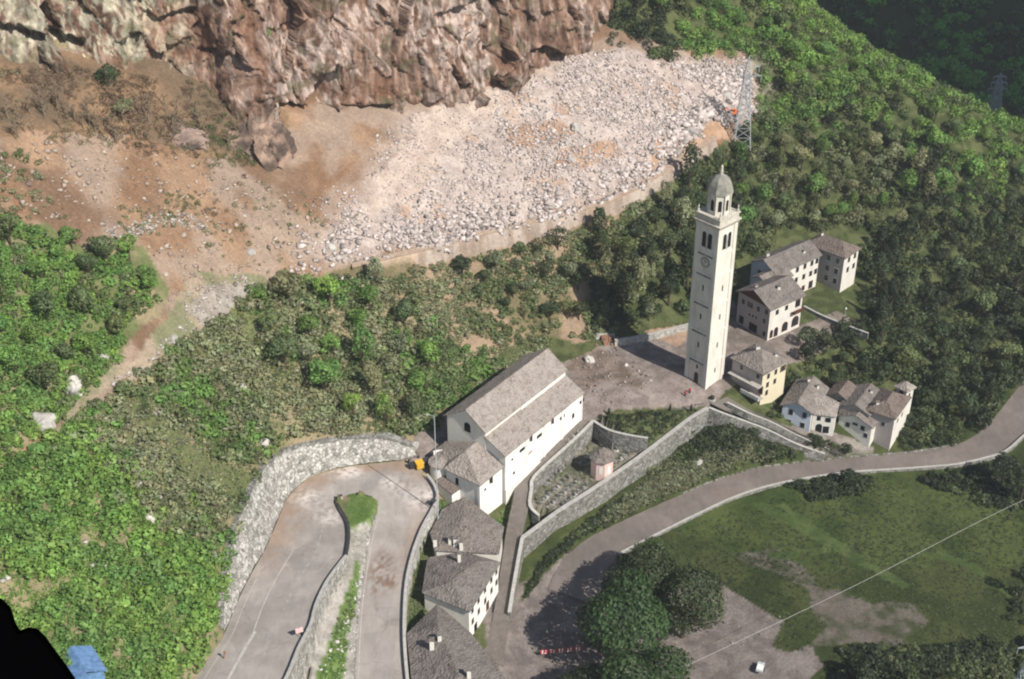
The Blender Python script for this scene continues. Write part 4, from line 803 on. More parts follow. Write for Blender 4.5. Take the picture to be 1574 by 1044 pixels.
g, q_ = gable_x(W(1342, 659, -7), 55, 8.5, 9.4, -7, 2.0)
house('white_house', 'small white gabled house nearest the road among the grey roofed cluster', 'house', base=[-13.5, -11, -10, -11.5], wall='plaster_house', roof='roof_stone', wallmats={3: 'plaster_white'}, oh=.5,
  wins=[(3, 2.4, 2.4, .85, 1.1), (3, 2.2, 4.8, .8, 1.0), (3, 6.2, 1.9, .85, 1.1), (3, 4.2, 1.2, 1.3, .7), (3, 7.2, 3.6, .8, 1.0)], chim=[(*q_(6, 6)[:2], -5.8, .8, .5)], **g)
oG = W(1377, 645, -4.4)
g, q_ = hip(oG, 57, 11.5, 7.8, -4.4, 2.2, .5)
house('old_house', 'tall weathered house with hipped slab roof and pale sunlit end wall by the road', 'house', base=[-15.5, -13, -11, -14.5], wall='plaster_yellow', roof='roof_brown', wallmats={3: 'plaster_grey_and_shade', 0: 'plaster_house'}, oh=.4,  # front wall darkened to grey as painted shade
  wins=[(0, 3, 3, .7, 1), (0, 6, 3, .7, 1), (3, 4.5, 3.2, .7, .9), (3, 2.4, 7.0, .7, 1.0)], chim=[(*q_(2.2, 5.6)[:2], -3.5, .9, .6)], **g)
g, q_ = gable_x(W(1338, 640, -5.2), 57, 11, 8.4, -5.2, 1.9)
house('old_house', 'grey slab roofed house squeezed behind the small white gabled one', 'house', base=-12, wall='plaster_grey_and_shade', roof='roof_slate', wins=[(3, 4, 3, .8, 1.0)], chim=[(*q_(8, 3)[:2], -4.2, 1.0, .6)], **g)
g, q_ = gable_x(W(1305, 618, -5), 57, 7, 6, -5, 1.6)
house('outbuilding', 'brown roofed shed tucked between the pale low house and the wooded bank', 'shed', base=-12, wall='stone_grey', roof='roof_brown', wins=[(3, 3, 2.4, 1.0, 1.4, 'dark')], **g)
oH = W(1394.5, 604, -3.0); q_, E_ = rect(oH, 40, 4.0, 4.0, -3.0)
house('wayside_shrine', 'tiny white square hut with a pyramid slab roof above the tall weathered house', 'hut', E_, [q_(2, 2, -1.4)], [(0, 1, 4), (1, 2, 4), (2, 3, 4), (3, 0, 4)], -11, wall='plaster_house', roof='roof_light', oh=.5, wins=[(3, 1.6, 2.2, .9, 1.3, 'dark arch'), (0, 1.5, 2.2, .6, .8, 'dark')])
# --- grey roofed houses below the hairpin
zE = -.5
e1 = [W(767, 851, zE), W(775, 810, zE), W(714, 763, .6), W(679, 783, .2), W(661, 819, -.2), W(668, 846, -.3)]
house('stone_roofed_house', 'house under a broad plain grey slab roof touching the church annex', 'house', e1, [W(712, 800, 1.5)], [(i, (i+1) % 6, 6) for i in range(6)], [-9, -8, -5, -4, -5, -7], wall='plaster_house', roof='roof_stone', oh=.4,
  wins=[(0, 2, 2.4, .8, 1.1), (0, 4.4, 2.4, .8, 1.1)], chim=[(*W(669, 838, 0)[:2], .4, 1.4, .7), (*W(700, 838, 0)[:2], .5, 1.5, .8), (*W(709, 843, 0)[:2], .4, 1.5, .7), (*W(692, 836, 0)[:2], .5, 1.2, .7)])
zE = -1.2
e2 = [W(722.3, 941, zE-.2), W(770, 864, zE+.2), W(713, 848, zE+.4), W(657, 857, zE), W(648.5, 911, zE-.2)]
house('stone_roofed_house', 'slab roofed house with a bright white sunlit facade full of windows', 'house', e2, [W(694, 893, zE+1.9), W(733, 862, zE+1.6)], [(0, 1, 6, 5), (1, 2, 6), (2, 3, 5, 6), (3, 4, 5), (4, 0, 5)], [-10.5, -9, -7, -6, -8], wall='plaster_bright', roof='roof_slate', oh=.45,
  wins=[(0, s, dz, .85, 1.25) for s in (1.6, 4.6, 7.8, 11, 13.6) for dz in (2.3, 5.2)]+[(0, 3, 8.4, 1.2, 1.8, 'dark'), (0, 9, 8, 1.0, 1.8, 'door')], chim=[(*W(706, 862, 0)[:2], .5, 1.5, .6)])
zE = -1.8
e3 = [W(790, 1060, zE-.6), W(724, 973, zE), W(672, 928, zE+.4), W(662, 938, zE+.4), W(625, 974, zE), W(634, 1062, zE-.4), W(690, 1130, zE-.8)]
house('stone_roofed_house', 'largest slab roofed house at the lower edge of the picture, two white chimneys', 'house', e3[::1], [W(672, 962, zE+2.2), W(706, 1040, zE+2.0)], [(0, 1, 2, 7, 8), (2, 3, 7), (3, 4, 7), (4, 5, 8, 7), (5, 6, 8), (6, 0, 8)], [-13, -11, -9, -8, -8.5, -9, -11], wall='plaster_house', roof='roof_slate', oh=.45,
  wins=[(0, 3, 2.6, .8, 1.1), (0, 7, 2.6, .8, 1.1), (0, 11, 2.6, .8, 1.1)], chim=[(*W(664, 994, 0)[:2], -.1, 1.9, .8), (*W(676, 985, 0)[:2], .1, 1.6, .7), (*W(721, 1040, 0)[:2], -.3, 2.1, .7)])
# --- pink chapel in the graveyard
kc = W(925, 726, -4.9); hx = 2.6
kp = empty('cemetery_chapel', kc, label='small pink octagonal chapel with grey pointed roof among the graves', cat='chapel')
MB().lathe([(hx, -.6), (hx, 4.4)], 8, rot=R_(10)).build('wall', M['plaster_pink'], kp); MB().lathe([(hx+.1, 4.3), (hx+.25, 4.6)], 8, rot=R_(10)).build('cornice', M['plaster_white'], kp)
kr = MB().lathe([(hx+.55, 4.5), (hx+.5, 4.7), (.35, 6.9), (.1, 7.0)], 8, rot=R_(10)).build('roof', M['roof_stone'], kp); MB().tube((0, 0, 6.9), (0, 0, 8.0), .07).tube((-.3, 0, 7.6), (.3, 0, 7.6), .06).build('cross', M['iron'], kr)
for k, t in enumerate((-100, -55)):
    a = R_(t-2.5+10-7.5); u = np.array([math.cos(a), math.sin(a)]); v = np.array([-u[1], u[0]]); c = u*hx*.925
    V = [(*(c+v*s+u*p), z) for p in (-.02, .05) for s, z in ((-.4, 1.2), (.4, 1.2), (.4, 2.9), (0, 3.4), (-.4, 2.9))]
    MB().add(V, [(4, 3, 2, 1, 0), (5, 6, 7, 8, 9)]+[(i, (i+1) % 5, 5+(i+1) % 5, 5+i) for i in range(5)]).build('blind_niche', M['plaster_white'], kp)

# ------------------------------------------------------------------ cliff
CB = [(-160,110),(-60,108),(0,104),(70,104),(130,106),(200,100),(260,110),(318,132),(348,162),(378,184),(418,186),(444,172),(480,166),(560,178),(600,172),(650,160),(720,152),(785,138),(800,118),(850,98),(905,70),(930,20),(950,-50),(975,-130)]
def hit_ground(px, py):
    u = (px-787)/FPX; v = (py-522)/FPX; d = np.array([u, CP-v*SP, -SP-v*CP]); t = np.arange(140, 700, .5); P = np.array([0, 0, HC])+t[:, None]*d
    below = P[:, 2] < HT(P[:, 0], P[:, 1]); i = np.argmax(below); return P[i] if below.any() else P[-1]
cb = np.array([hit_ground(*q) for q in CB]); cb = catmull(cb, 40); L_ = np.r_[0, np.cumsum(np.linalg.norm(np.diff(cb, axis=0), axis=1))]
nu = int(L_[-1]/.3); uu = np.linspace(0, L_[-1], nu); cbu = np.stack([np.interp(uu, L_, cb[:, k]) for k in range(3)], -1)
ker = np.ones(15)/15; sx_ = np.convolve(np.pad(cbu[:, 0], 7, 'edge'), ker, 'valid'); sy_ = np.convolve(np.pad(cbu[:, 1], 7, 'edge'), ker, 'valid')
nv = 190; vv = np.linspace(-8, 58, nv); back = np.where(vv < 0, vv*.1, vv*.30)
Gc = np.zeros((nu, nv, 3)); bk = np.array([-.55, .835])
for k in range(2): Gc[..., k] = (cbu[:, k] if k else cbu[:, k])[:, None]+bk[k]*back[None, :]
Gc[..., 2] = cbu[:, 2][:, None]+vv[None, :]
S_ = Gc*[1, 1, .35]
d1, d2, ci = vor(S_, .07, 3); e1_, e2_, ci2 = vor(Gc*[1, 1, .45], .2, 5); f1_, f2_, ci3 = vor(Gc*[1, 1, .6], .6, 7)
Wp = Gc+np.stack([fbm(Gc, .12, 3, 51), fbm(Gc, .12, 3, 52), fbm(Gc, .12, 3, 53)], -1)*7
TL = np.stack([Wp[..., 0]+.35*Wp[..., 2], Wp[..., 1], Wp[..., 2]*.5-.2*Wp[..., 0]], -1)
g1_, g2_, ci4 = vor(TL*[1, 1, 1], .17, 15); h1_, h2_, ci5 = vor(TL*[1.6, 1.6, .8], .42, 16); k1_, k2_, ci6 = vor(Wp*[1.5, 1.5, .7], .9, 17)
rg = 1-np.abs(fbm(Gc*[1, 1, .22], .3, 4, 18)*2-1); rg2 = 1-np.abs(fbm(Wp*[1, 1, .4], .8, 3, 19)*2-1)
fa, ca1 = facet(Wp*[1, 1, .55], .075, 61, 1.5, .9); fb, cb1 = facet(TL*[1, 1, .8], .2, 62, 1.6, .8); fc, cc1 = facet(Wp*[1.3, 1.3, .6], .5, 63, 1.7, .7); fd, cd1 = facet(Wp, 1.1, 64, 1.6, .6)
disp = (fbm(S_, .035, 3, 11)-.5)*12+fa*.62+fb*.42+fc*.32+fd*.30
pc0x, pc0y = PROJ(Gc)
for lx, ly, dp in (([-60,0,60,120,135],[30,36,47,62,66],2.2), ([430,455,500,560,600],[158,160,166,166,160],2.4), ([225,240,262,300],[12,26,22,10],1.5), ([690,700,705,720],[95,110,125,128],1.5)):
    yl = np.interp(pc0x, lx, ly)+(nz0 := (fbm(Gc, .5, 2, 66)-.5)*8); on = (pc0x > lx[0]) & (pc0x < lx[-1]); disp -= on*dp*sm(-2, 1, pc0y-yl)*sm(20, 7, pc0y-yl)*1.7; disp += on*dp*.6*sm(-14, -4, pc0y-yl)*sm(2, -1, pc0y-yl)
cr = sm(.32, .45, fbm(Wp*[1, 1, .3], .35, 3, 20)); ci5 = cb1; ci2 = ca1
disp *= sm(-8, 4, vv)[None, :]
outv = np.array([.45, -.86, .05]); Gc = Gc+outv*disp[..., None]
pxc, pyc = PROJ(Gc)
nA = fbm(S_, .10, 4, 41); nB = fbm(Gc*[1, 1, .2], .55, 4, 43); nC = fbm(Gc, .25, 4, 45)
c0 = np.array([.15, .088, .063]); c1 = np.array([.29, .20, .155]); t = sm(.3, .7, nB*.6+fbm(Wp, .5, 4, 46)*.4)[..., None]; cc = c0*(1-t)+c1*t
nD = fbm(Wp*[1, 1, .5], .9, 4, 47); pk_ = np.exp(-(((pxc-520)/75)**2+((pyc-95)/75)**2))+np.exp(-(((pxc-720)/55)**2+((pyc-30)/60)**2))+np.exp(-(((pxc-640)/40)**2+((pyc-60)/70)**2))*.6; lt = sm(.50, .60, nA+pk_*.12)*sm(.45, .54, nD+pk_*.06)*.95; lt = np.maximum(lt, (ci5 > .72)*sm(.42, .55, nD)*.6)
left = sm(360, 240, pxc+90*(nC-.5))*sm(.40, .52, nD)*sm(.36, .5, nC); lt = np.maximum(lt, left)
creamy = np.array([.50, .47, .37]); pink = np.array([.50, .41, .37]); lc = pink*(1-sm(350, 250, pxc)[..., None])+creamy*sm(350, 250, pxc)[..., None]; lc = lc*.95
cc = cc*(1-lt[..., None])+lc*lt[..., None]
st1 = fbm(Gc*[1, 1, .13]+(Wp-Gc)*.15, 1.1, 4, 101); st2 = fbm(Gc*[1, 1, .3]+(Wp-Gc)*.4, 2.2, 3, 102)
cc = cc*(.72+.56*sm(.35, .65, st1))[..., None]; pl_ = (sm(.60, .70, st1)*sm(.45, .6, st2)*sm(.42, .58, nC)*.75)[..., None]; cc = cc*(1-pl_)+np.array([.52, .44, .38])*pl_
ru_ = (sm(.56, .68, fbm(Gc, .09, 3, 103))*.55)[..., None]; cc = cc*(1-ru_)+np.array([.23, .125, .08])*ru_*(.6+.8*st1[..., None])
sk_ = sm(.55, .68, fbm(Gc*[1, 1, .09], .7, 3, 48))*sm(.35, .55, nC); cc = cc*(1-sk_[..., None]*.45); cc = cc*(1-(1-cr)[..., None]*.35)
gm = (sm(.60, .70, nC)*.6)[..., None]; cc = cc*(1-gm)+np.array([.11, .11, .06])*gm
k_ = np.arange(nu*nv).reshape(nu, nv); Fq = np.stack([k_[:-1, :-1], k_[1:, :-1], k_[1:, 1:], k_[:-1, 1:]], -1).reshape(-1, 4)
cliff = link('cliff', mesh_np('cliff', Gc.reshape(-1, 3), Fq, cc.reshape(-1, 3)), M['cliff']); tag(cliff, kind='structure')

# ------------------------------------------------------------------ rock
ICO_V = []; 
_t = (1+5**.5)/2
ICO_V = np.array([(-1,_t,0),(1,_t,0),(-1,-_t,0),(1,-_t,0),(0,-1,_t),(0,1,_t),(0,-1,-_t),(0,1,-_t),(_t,0,-1),(_t,0,1),(-_t,0,-1),(-_t,0,1)])/1.9
ICO_F = np.array([(0,11,5),(0,5,1),(0,1,7),(0,7,10),(0,10,11),(1,5,9),(5,11,4),(11,10,2),(10,7,6),(7,1,8),(3,9,4),(3,4,2),(3,2,6),(3,6,8),(3,8,9),(4,9,5),(2,4,11),(6,2,10),(8,6,7),(9,8,1)])
CUBE_V = np.array([(x, y, z) for x in (-1, 1) for y in (-1, 1) for z in (-1, 1)], float)*.62
CUBE_F = np.array([(0,1,3),(0,3,2),(4,6,7),(4,7,5),(0,4,5),(0,5,1),(2,3,7),(2,7,6),(0,2,6),(0,6,4),(1,5,7),(1,7,3)])
def in_ground(poly, n, jit=0, tries=None, edge=60):
    "random points on the land whose place falls inside an area of the survey"
    xs = [p[0] for p in poly]; ys = [p[1] for p in poly]; m_ = vis & (px_ > min(xs)-5) & (px_ < max(xs)+5) & (py_ > min(ys)-5) & (py_ < max(ys)+5)
    m_ &= inpoly(px_+jx*jit, py_+jy*jit, poly); J, I = np.nonzero(m_)
    if len(J) == 0: return np.zeros((0, 3))
    s = rng.integers(0, len(J), n); x = gx[I[s]]+rng.uniform(-.3, .3, n); y = gy[J[s]]+rng.uniform(-.3, .3, n)
    return np.stack([x, y, HT(x, y)], -1)
def area_of(poly): 
    return (vis & inpoly(px_, py_, poly)).sum()*GS*GS
def rockmass(name, P, size, cols, label, cat='rubble', group=None, sink=.36):
    n = len(P); kinds = rng.random(n) < .3; Vs = []; Fs = []; Cs = []; base = 0
    for kind, (BV, BF) in ((True, (ICO_V, ICO_F)), (False, (CUBE_V, CUBE_F))):
        Q = P[kinds == kind]; s = size[kinds == kind]; c = cols[kinds == kind]; m_ = len(Q)
        if not m_: continue
        V = np.repeat(BV[None], m_, 0)*rng.uniform(.5, 1.35, (m_, len(BV), 3))*rng.uniform(.5, 1.4, (m_, 1, 3))*[1, 1, .75]
        a = rng.uniform(0, 6.28, m_); b = rng.uniform(-.6, .6, m_); ca, sa, cb_, sb = np.cos(a), np.sin(a), np.cos(b), np.sin(b)
        V = np.stack([V[..., 0], V[..., 1]*cb_[:, None]-V[..., 2]*sb[:, None], V[..., 1]*sb[:, None]+V[..., 2]*cb_[:, None]], -1)
        V = np.stack([V[..., 0]*ca[:, None]-V[..., 1]*sa[:, None], V[..., 0]*sa[:, None]+V[..., 1]*ca[:, None], V[..., 2]], -1)
        V = V*s[:, None, None]*.5+Q[:, None]+np.array([0, 0, 1])*(s*.5*(1-sink*2))[:, None, None]
        Vs.append(V.reshape(-1, 3)); Fs.append((BF[None]+(np.arange(m_)*len(BV))[:, None, None]+base).reshape(-1, 3)); Cs.append(np.repeat(c[:, None], len(BV), 1).reshape(-1, 3)); base += m_*len(BV)
    o = link(name, mesh_np(name, np.concatenate(Vs), np.concatenate(Fs), np.concatenate(Cs)), M['rock']); return tag(o, label, cat, group, 'stuff')
def rcol(n, a, b, dark=.15):
    t = rng.random(n)[:, None]; c = np.array(a)*(1-t)+np.array(b)*t; k = rng.random(n) < dark; c[k] *= .55; return c
P = np.concatenate([in_ground(DEBRIS, 42000, .5), in_ground(DEBRIS, 16000, 2.0), in_ground([(440,470),(470,330),(520,260),(600,180),(640,200),(600,420)], 3500, 1.2)]); P = P[fbm(P*[1, 1, 0], .12, 3, 71)+rng.random(len(P))*.5-.25 > .46]
px2, py2 = PROJ(P); fine = sm(.0, 1.0, np.clip((1-(py2-100)/300), 0, 1))
s = .16+rng.random(len(P))**6*1.1; low = sm(60, 10, np.abs(py2-np.interp(px2, [500, 600, 760, 850, 950, 1050, 1150], [400, 388, 345, 330, 290, 215, 150]))); s *= 1+low*.75
right = sm(950, 1100, px2); s *= 1+right*.45
dusty = inpoly(px2, py2, [(560,330),(600,240),(650,165),(760,140),(760,190),(680,230),(640,300)]); s[dusty] *= .55
rockmass('rockfall_debris', P, s, rcol(len(P), (.35, .305, .29), (.60, .54, .515), .2), 'broad fan of pale grey and pink broken rock spilled below the cliff')
P = in_ground([(-60,230),(120,210),(330,260),(480,300),(500,390),(400,430),(260,470),(230,380),(100,340),(-60,320)], 2600, .5); s = .15+rng.random(len(P))**6*1.4
rockmass('scattered_stones', P, s, rcol(len(P), (.26, .20, .16), (.44, .37, .31)), 'loose stones scattered over the brown earth slope on the left')
P = np.concatenate([in_ground([(290,450),(370,425),(400,440),(340,500),(250,560),(180,600),(170,590),(280,500)], 600, .8), in_ground([(250,330),(300,330),(320,350),(180,365),(150,350)], 500, .5)]); s = .18+rng.random(len(P))**4*1.1
rockmass('track_rubble', P, s, rcol(len(P), (.30, .27, .245), (.50, .47, .44)), 'pale rubble strewn down the track between the two green slopes')
P = np.concatenate([in_ground([(480,1060),(530,940),(556,850),(576,796),(566,870),(552,960),(546,1060)], 260, 0), in_ground([(500,400),(760,345),(900,305),(1060,222),(1062,230),(900,313),(760,350),(560,402)], 500, .05)]); s = .15+rng.random(len(P))**4*.7
rockmass('broken_stone', P, s, rcol(len(P), (.4, .37, .35), (.66, .64, .62), .1), 'small broken stones along the verge of the lower road and the track edge')
P = in_ground([(870,560),(930,520),(960,545),(1010,580),(960,620),(900,625)], 420, .2); s = .12+rng.random(len(P))**4*.8
rockmass('fallen_stones', P, s, rcol(len(P), (.14, .11, .09), (.42, .38, .35), .3), 'dark and pale stones thrown across the piazza below the wood')
P = np.concatenate([in_ground([(1080,880),(1200,950),(1180,1010),(1060,1044),(1090,950)], 60, 0)]); rockmass('scattered_stones', P, .2+rng.random(60)**3*.5, rcol(60, (.2, .17, .15), (.5, .47, .44), .4), 'stray stones lying on the paved yard by the big trees')
def boulder(loc, s, sz=(1, 1, 1), seed=0, name='boulder', label=None, col=(.5, .47, .44), group=None, sub=3):
    import bmesh
    bm = bmesh.new(); bmesh.ops.create_icosphere(bm, subdivisions=sub, radius=1); V = np.array([v.co[:] for v in bm.verts]); 
    d1, d2, ci = vor(V+seed*7.3, 1.1, seed); r = 1+(fbm(V+seed, 1.3, 3, seed)-.5)*.5+((facet(V*[1, 1, .6]+seed*3.1, 1.6, seed+5, 1.5, .8)[0]*.5+facet(V*[1, 1, .6]+seed*3.1, 4.2, seed+6, 1.6, .8)[0]*.6) if s > 8 else facet(V+seed*3.1, 1.2, seed+5, 1.0, .6)[0]*.45)
    for v, k in zip(bm.verts, r): v.co = Vector((v.co.x*k*sz[0]*s/2, v.co.y*k*sz[1]*s/2, v.co.z*k*sz[2]*s/2))
    me = bpy.data.meshes.new(name); bm.to_mesh(me); bm.free(); a = me.color_attributes.new('Col', 'FLOAT_COLOR', 'POINT')
    V2 = np.array([v.co[:] for v in me.vertices]); nk = fbm(V2+seed*3, .35, 5, seed); kk = 1+(sm(.35, .65, nk)-.5)[:, None]*np.array([1.1, 1.05, 1.0])*(1 if s > 8 else .3); a.data.foreach_set('color', np.c_[np.clip(np.array(col)*kk, .02, .9), np.ones(len(V2))].astype(np.float32).ravel()); o = link(name, me, M['rock']); o.location = tuple(map(float, loc)); o.rotation_euler = (0, 0, .45 if s > 8 else seed*1.7)
    return tag(o, label, 'boulder', group)
def gp(px, py, up=0):
    p = hit_ground(px, py); return (p[0], p[1], p[2]+up)
for i, (px, py, s, lab) in enumerate([(66,652,5.2,'largest white boulder at the left edge between the two green slopes'), (112,598,4.6,'pale grey boulder beside the track above the white one'), (158,552,2.6,'small pale boulder among bushes left of the track'),
        (266,523,2.4,'pale boulder on the track verge half way up the left slope'), (405,683,2.6,'white boulder in bushes above the hairpin wall'), (232,798,2.8,'pale boulder sunk in the bright green bushes'), (212,742,3.2,'grey boulder below a bleached dead bush on the green slope'),
        (326,856,2.4,'rounded boulder in grass near the left road wall'), (242,636,2.6,'grey boulder on the green slope left of the centre'), (372,598,2.8,'pale boulder on the bare patch above the hairpin'), (386,390,2.6,'cream boulder alone on the brown earth slope'),
        (508,382,3.0,'white boulder at the lower left corner of the rock fan'), (884,198,3.4,'bright white block in the middle of the rock fan'), (1118,150,3.4,'large pale block by the orange excavator'), (768,525,2.2,'pale boulder in the scrub above the church'),
        (663,523,2.4,'small boulder on the scrub slope left of the church roof'), (905,556,3.0,'big pale boulder that rolled onto the piazza edge'), (962,563,1.4,'white stone on the piazza beside the mud'), (1000,586,1.0,'small white stone in the middle of the piazza'),
        (1074,712,2.2,'white upright stone in the grass above the valley road'), (1062,205,3.6,'dark block standing on the brown patch at the end of the fan'), (636,688,2.8,'pale slab leaning above the end of the hairpin wall'), (878,246,2.4,'grey block on the lower half of the rock fan')]):
    boulder(gp(px, py, s*.1), s, (1, .8, .75), i, label=lab, col=(.44, .42, .39) if 'white' in lab or 'pale' in lab else (.36, .34, .32))
# rock outcrop standing out of the brown slope
boulder(gp(395, 226, -3.6), 21, (.85, .45, .95), 40, 'rock_outcrop', 'big rugged rock outcrop standing on the brown slope under the cliff', (.23, .165, .13), sub=6)['category'] = 'rock outcrop'
boulder(gp(275, 210, -2.2), 12, (1, .5, .7), 44, 'rock_outcrop', 'small purplish rock outcrop left of the big rugged one', (.2, .15, .13), sub=5)['category'] = 'rock outcrop'
# ruined wall heap on the piazza
rp = gp(932, 524); rn = empty('ruined_wall', rp, R_(20), label='heap of broken brown masonry at the wood edge of the piazza', cat='ruin')
mb = MB(); 
for i in range(60):
    x, y = rng.normal(0, 1.5), rng.normal(0, .9); z = max(0, 1.9-abs(x)*.6-abs(y)*.9)*rng.random(); s = .2+rng.random()*.35; mb.box((x-s, y-s*.7, z-.3), (x+s, y+s*.7, z+s))
mb.build('fallen_masonry', M['brick_ruin'], rn)
mb = MB().prism([(-3, 1), (-2.6, .4), (2.4, .4), (2.8, 1)], -.5, [2.2, 2.6, 1.5, 1.1]); mb.build('standing_stub', M['stone_light'], rn)

# ------------------------------------------------------------------ vegetation
def crown_arrays(seed, n, R=1.0, H=1.0, lobes=9, leaf=.10, conic=0.0, holes=.12):
    "leaf-sized faces on the shells of uneven lobes, unit crown centred at z=0"
    g_ = np.random.default_rng(seed); Cn = g_.normal(size=(lobes, 3)); Cn /= np.linalg.norm(Cn, axis=1)[:, None]; Cn *= g_.uniform(.25, .68, (lobes, 1)); Cn[0] = 0
    Rl = g_.uniform(.30, .52, lobes); Rl[0] = .55; Cn[:, 2] *= .85
    tl = g_.uniform(.72, 1.25, lobes)
    k = g_.choice(lobes, n, p=Rl**2/(Rl**2).sum()); d = g_.normal(size=(n, 3)); d /= np.linalg.norm(d, axis=1)[:, None]; d[:, 2] = np.abs(d[:, 2])*np.where(g_.random(n) < .72, 1, -1)
    r = Rl[k]*(1+g_.normal(0, .10, n)-.35*(g_.random(n) < .2)); P = Cn[k]+d*r[:, None]
    dist = np.linalg.norm(P[:, None]-Cn[None], axis=2)-Rl[None]*.82; dist[np.arange(n), k] = 9; keep = dist.min(1) > 0
    keep &= vn(P+seed, 3.2, seed) > holes+.1
    P, d, k = P[keep], d[keep], k[keep]; n = len(P)
    if conic: z01 = (P[:, 2]+1)/2; f = 1-conic*np.clip(z01, 0, 1); P[:, 0] *= f; P[:, 1] *= f
    P = P*[R, R, H]
    nn = d*1.15+g_.normal(0, .42, (n, 3)); nn /= np.linalg.norm(nn, axis=1)[:, None]; a = np.cross(nn, g_.normal(size=(n, 3))); a /= np.linalg.norm(a, axis=1)[:, None]; b = np.cross(nn, a)
    s = leaf*R*g_.uniform(.6, 1.45, (n, 1)); V = np.stack([P-a*s, P-b*s*.7+nn*s*.15, P+a*s, P+b*s*.7-nn*s*.15], 1)
    tint = tl[k]*g_.uniform(.86, 1.14, n); C_ = np.stack([tint*g_.uniform(.92, 1.1, n), tint, tint*g_.uniform(.85, 1.1, n)], -1)
    return V.reshape(-1, 3), np.repeat(C_, 4, 0)
def as_mesh(name, V, C_): 
    me = mesh_np(name, V, np.arange(len(V)).reshape(-1, 4), C_); me.materials.append(M['leaf']); return me
BIGC = [as_mesh('crown', *crown_arrays(160+i, 24000, 1, .95, 22, .036, 0, .06)) for i in range(3)]
CROWNS = {'big': BIGC, 'broad': [as_mesh('crown', *crown_arrays(100+i, 1500, 1, [.95, 1.1, .85, 1.0][i], 10, .085)) for i in range(4)],
          'tall': [as_mesh('crown', *crown_arrays(120+i, 1500, 1, 1.75, 11, .09, .35)) for i in range(3)],
          'grey': [as_mesh('crown', *crown_arrays(140+i, 1000, 1, 1.05, 9, .085, 0, .3)) for i in range(3)]}
def trunk_mesh(seed, h, r):
    g_ = np.random.default_rng(seed); mb = MB(); mb.tube((0, 0, -.8), (g_.normal(0, .1), g_.normal(0, .1), h*.6), r, r*.65, 7); top = Vector((0, 0, h*.55))
    for k in range(5):
        a = g_.uniform(0, 6.28); L = g_.uniform(.3, .55)*h; mb.tube(top+Vector((0, 0, -.1*h*k*.5)), top+Vector((math.cos(a)*L*.7, math.sin(a)*L*.7, L*.8)), r*.45, r*.12, 5)
    me = bpy.data.meshes.new('trunk'); me.from_pydata(mb.v, [], mb.f); me.materials.append(M['bark']); return me
TRUNKS = [trunk_mesh(i, 1.0, .06) for i in range(3)]
PAL = {'bright': (.175, .295, .07), 'lush': (.13, .235, .062), 'mid': (.125, .165, .07), 'dark': (.055, .080, .036), 'greygreen': (.225, .245, .14), 'deep': (.034, .050, .024), 'yellow': (.11, .15, .045), 'emerald': (.040, .082, .030), 'brown': (.22, .16, .11)}
WORDS = {'bright': 'bright green', 'lush': 'fresh green', 'mid': 'mid green', 'dark': 'dark green', 'greygreen': 'greyish green', 'deep': 'very dark', 'yellow': 'yellowish green', 'emerald': 'deep green', 'brown': 'brown dried'}
def tree(P, R, kind='broad', pal='mid', label='', group=None, trunk_h=None, name='tree', vary=.16):
    i = int(rng.integers(0, 3)); asp = 1.75 if kind == 'tall' else 1.0; th = (trunk_h if trunk_h is not None else R*.9)
    root = empty(name, P, float(rng.uniform(0, 6.28)), label=label, cat='tree', group=group)
    cme = CROWNS[kind][int(rng.integers(0, len(CROWNS[kind])))]; c = bpy.data.objects.new('crown', cme); COL.objects.link(c); c.parent = root; c.location = (0, 0, th+R*asp*.72)
    c.scale = (R*rng.uniform(.9, 1.12), R*rng.uniform(.9, 1.12), R*rng.uniform(.88, 1.1)); k = rng.uniform(1-vary, 1+vary); h = rng.uniform(-.1, .1); p = PAL[pal]; c.color = (p[0]*k*(1+h), p[1]*k, p[2]*k*(1-h), 1)
    t = bpy.data.objects.new('trunk', TRUNKS[i]); COL.objects.link(t); t.parent = root; H_ = th+R*asp*.9; t.scale = (H_*.9, H_*.9, H_); return root
# mass vegetation built from the same leaf clumps, realised as one mesh per wood
def bushmass(name, P, Rr, cols, label, cat, n_leaf=150, leaf=.19, protos=6, zs=.8, lift=.35, holes=.1):
    PR = [crown_arrays(900+i+len(P) % 37, n_leaf, 1, 1, 6, leaf, 0, holes) for i in range(protos)]
    Vs = []; Cs = []; ch_ = rng.integers(0, protos, len(P)); a = rng.uniform(0, 6.28, len(P))
    for j in range(protos):
        m_ = ch_ == j; V, C_ = PR[j]; V = V[None]; ca, sa = np.cos(a[m_])[:, None], np.sin(a[m_])[:, None]
        Vx = V[..., 0]*ca-V[..., 1]*sa; Vy = V[..., 0]*sa+V[..., 1]*ca; r = Rr[m_][:, None]
        Q = np.stack([Vx*r+P[m_, 0:1], Vy*r+P[m_, 1:2], V[..., 2]*r*zs+P[m_, 2:3]+r*lift], -1); Vs.append(Q.reshape(-1, 3)); Cs.append((C_[None]*cols[m_][:, None]).reshape(-1, 3))
    V = np.concatenate(Vs); o = link(name, mesh_np(name, V, np.arange(len(V)).reshape(-1, 4), np.concatenate(Cs)), M['leafstuff']); return tag(o, label, cat, None, 'stuff')
def vcols(P, pals, w=None, f=.06, seed=0, jit=.18):
    n = fbm(P*[1, 1, 0], f, 3, 200+seed)+rng.normal(0, .05, len(P)); i = np.clip(((n-.3)/.4*len(pals)).astype(int), 0, len(pals)-1); c = np.array([PAL[p] for p in pals])[i]
    return c*rng.uniform(1-jit, 1+jit, (len(P), 1))*rng.uniform(.93, 1.07, (len(P), 3))
def dens(P, f, lo, seed=0): return P[fbm(P*[1, 1, 0], f, 3, 300+seed)+rng.normal(0, .03, len(P)) > lo]
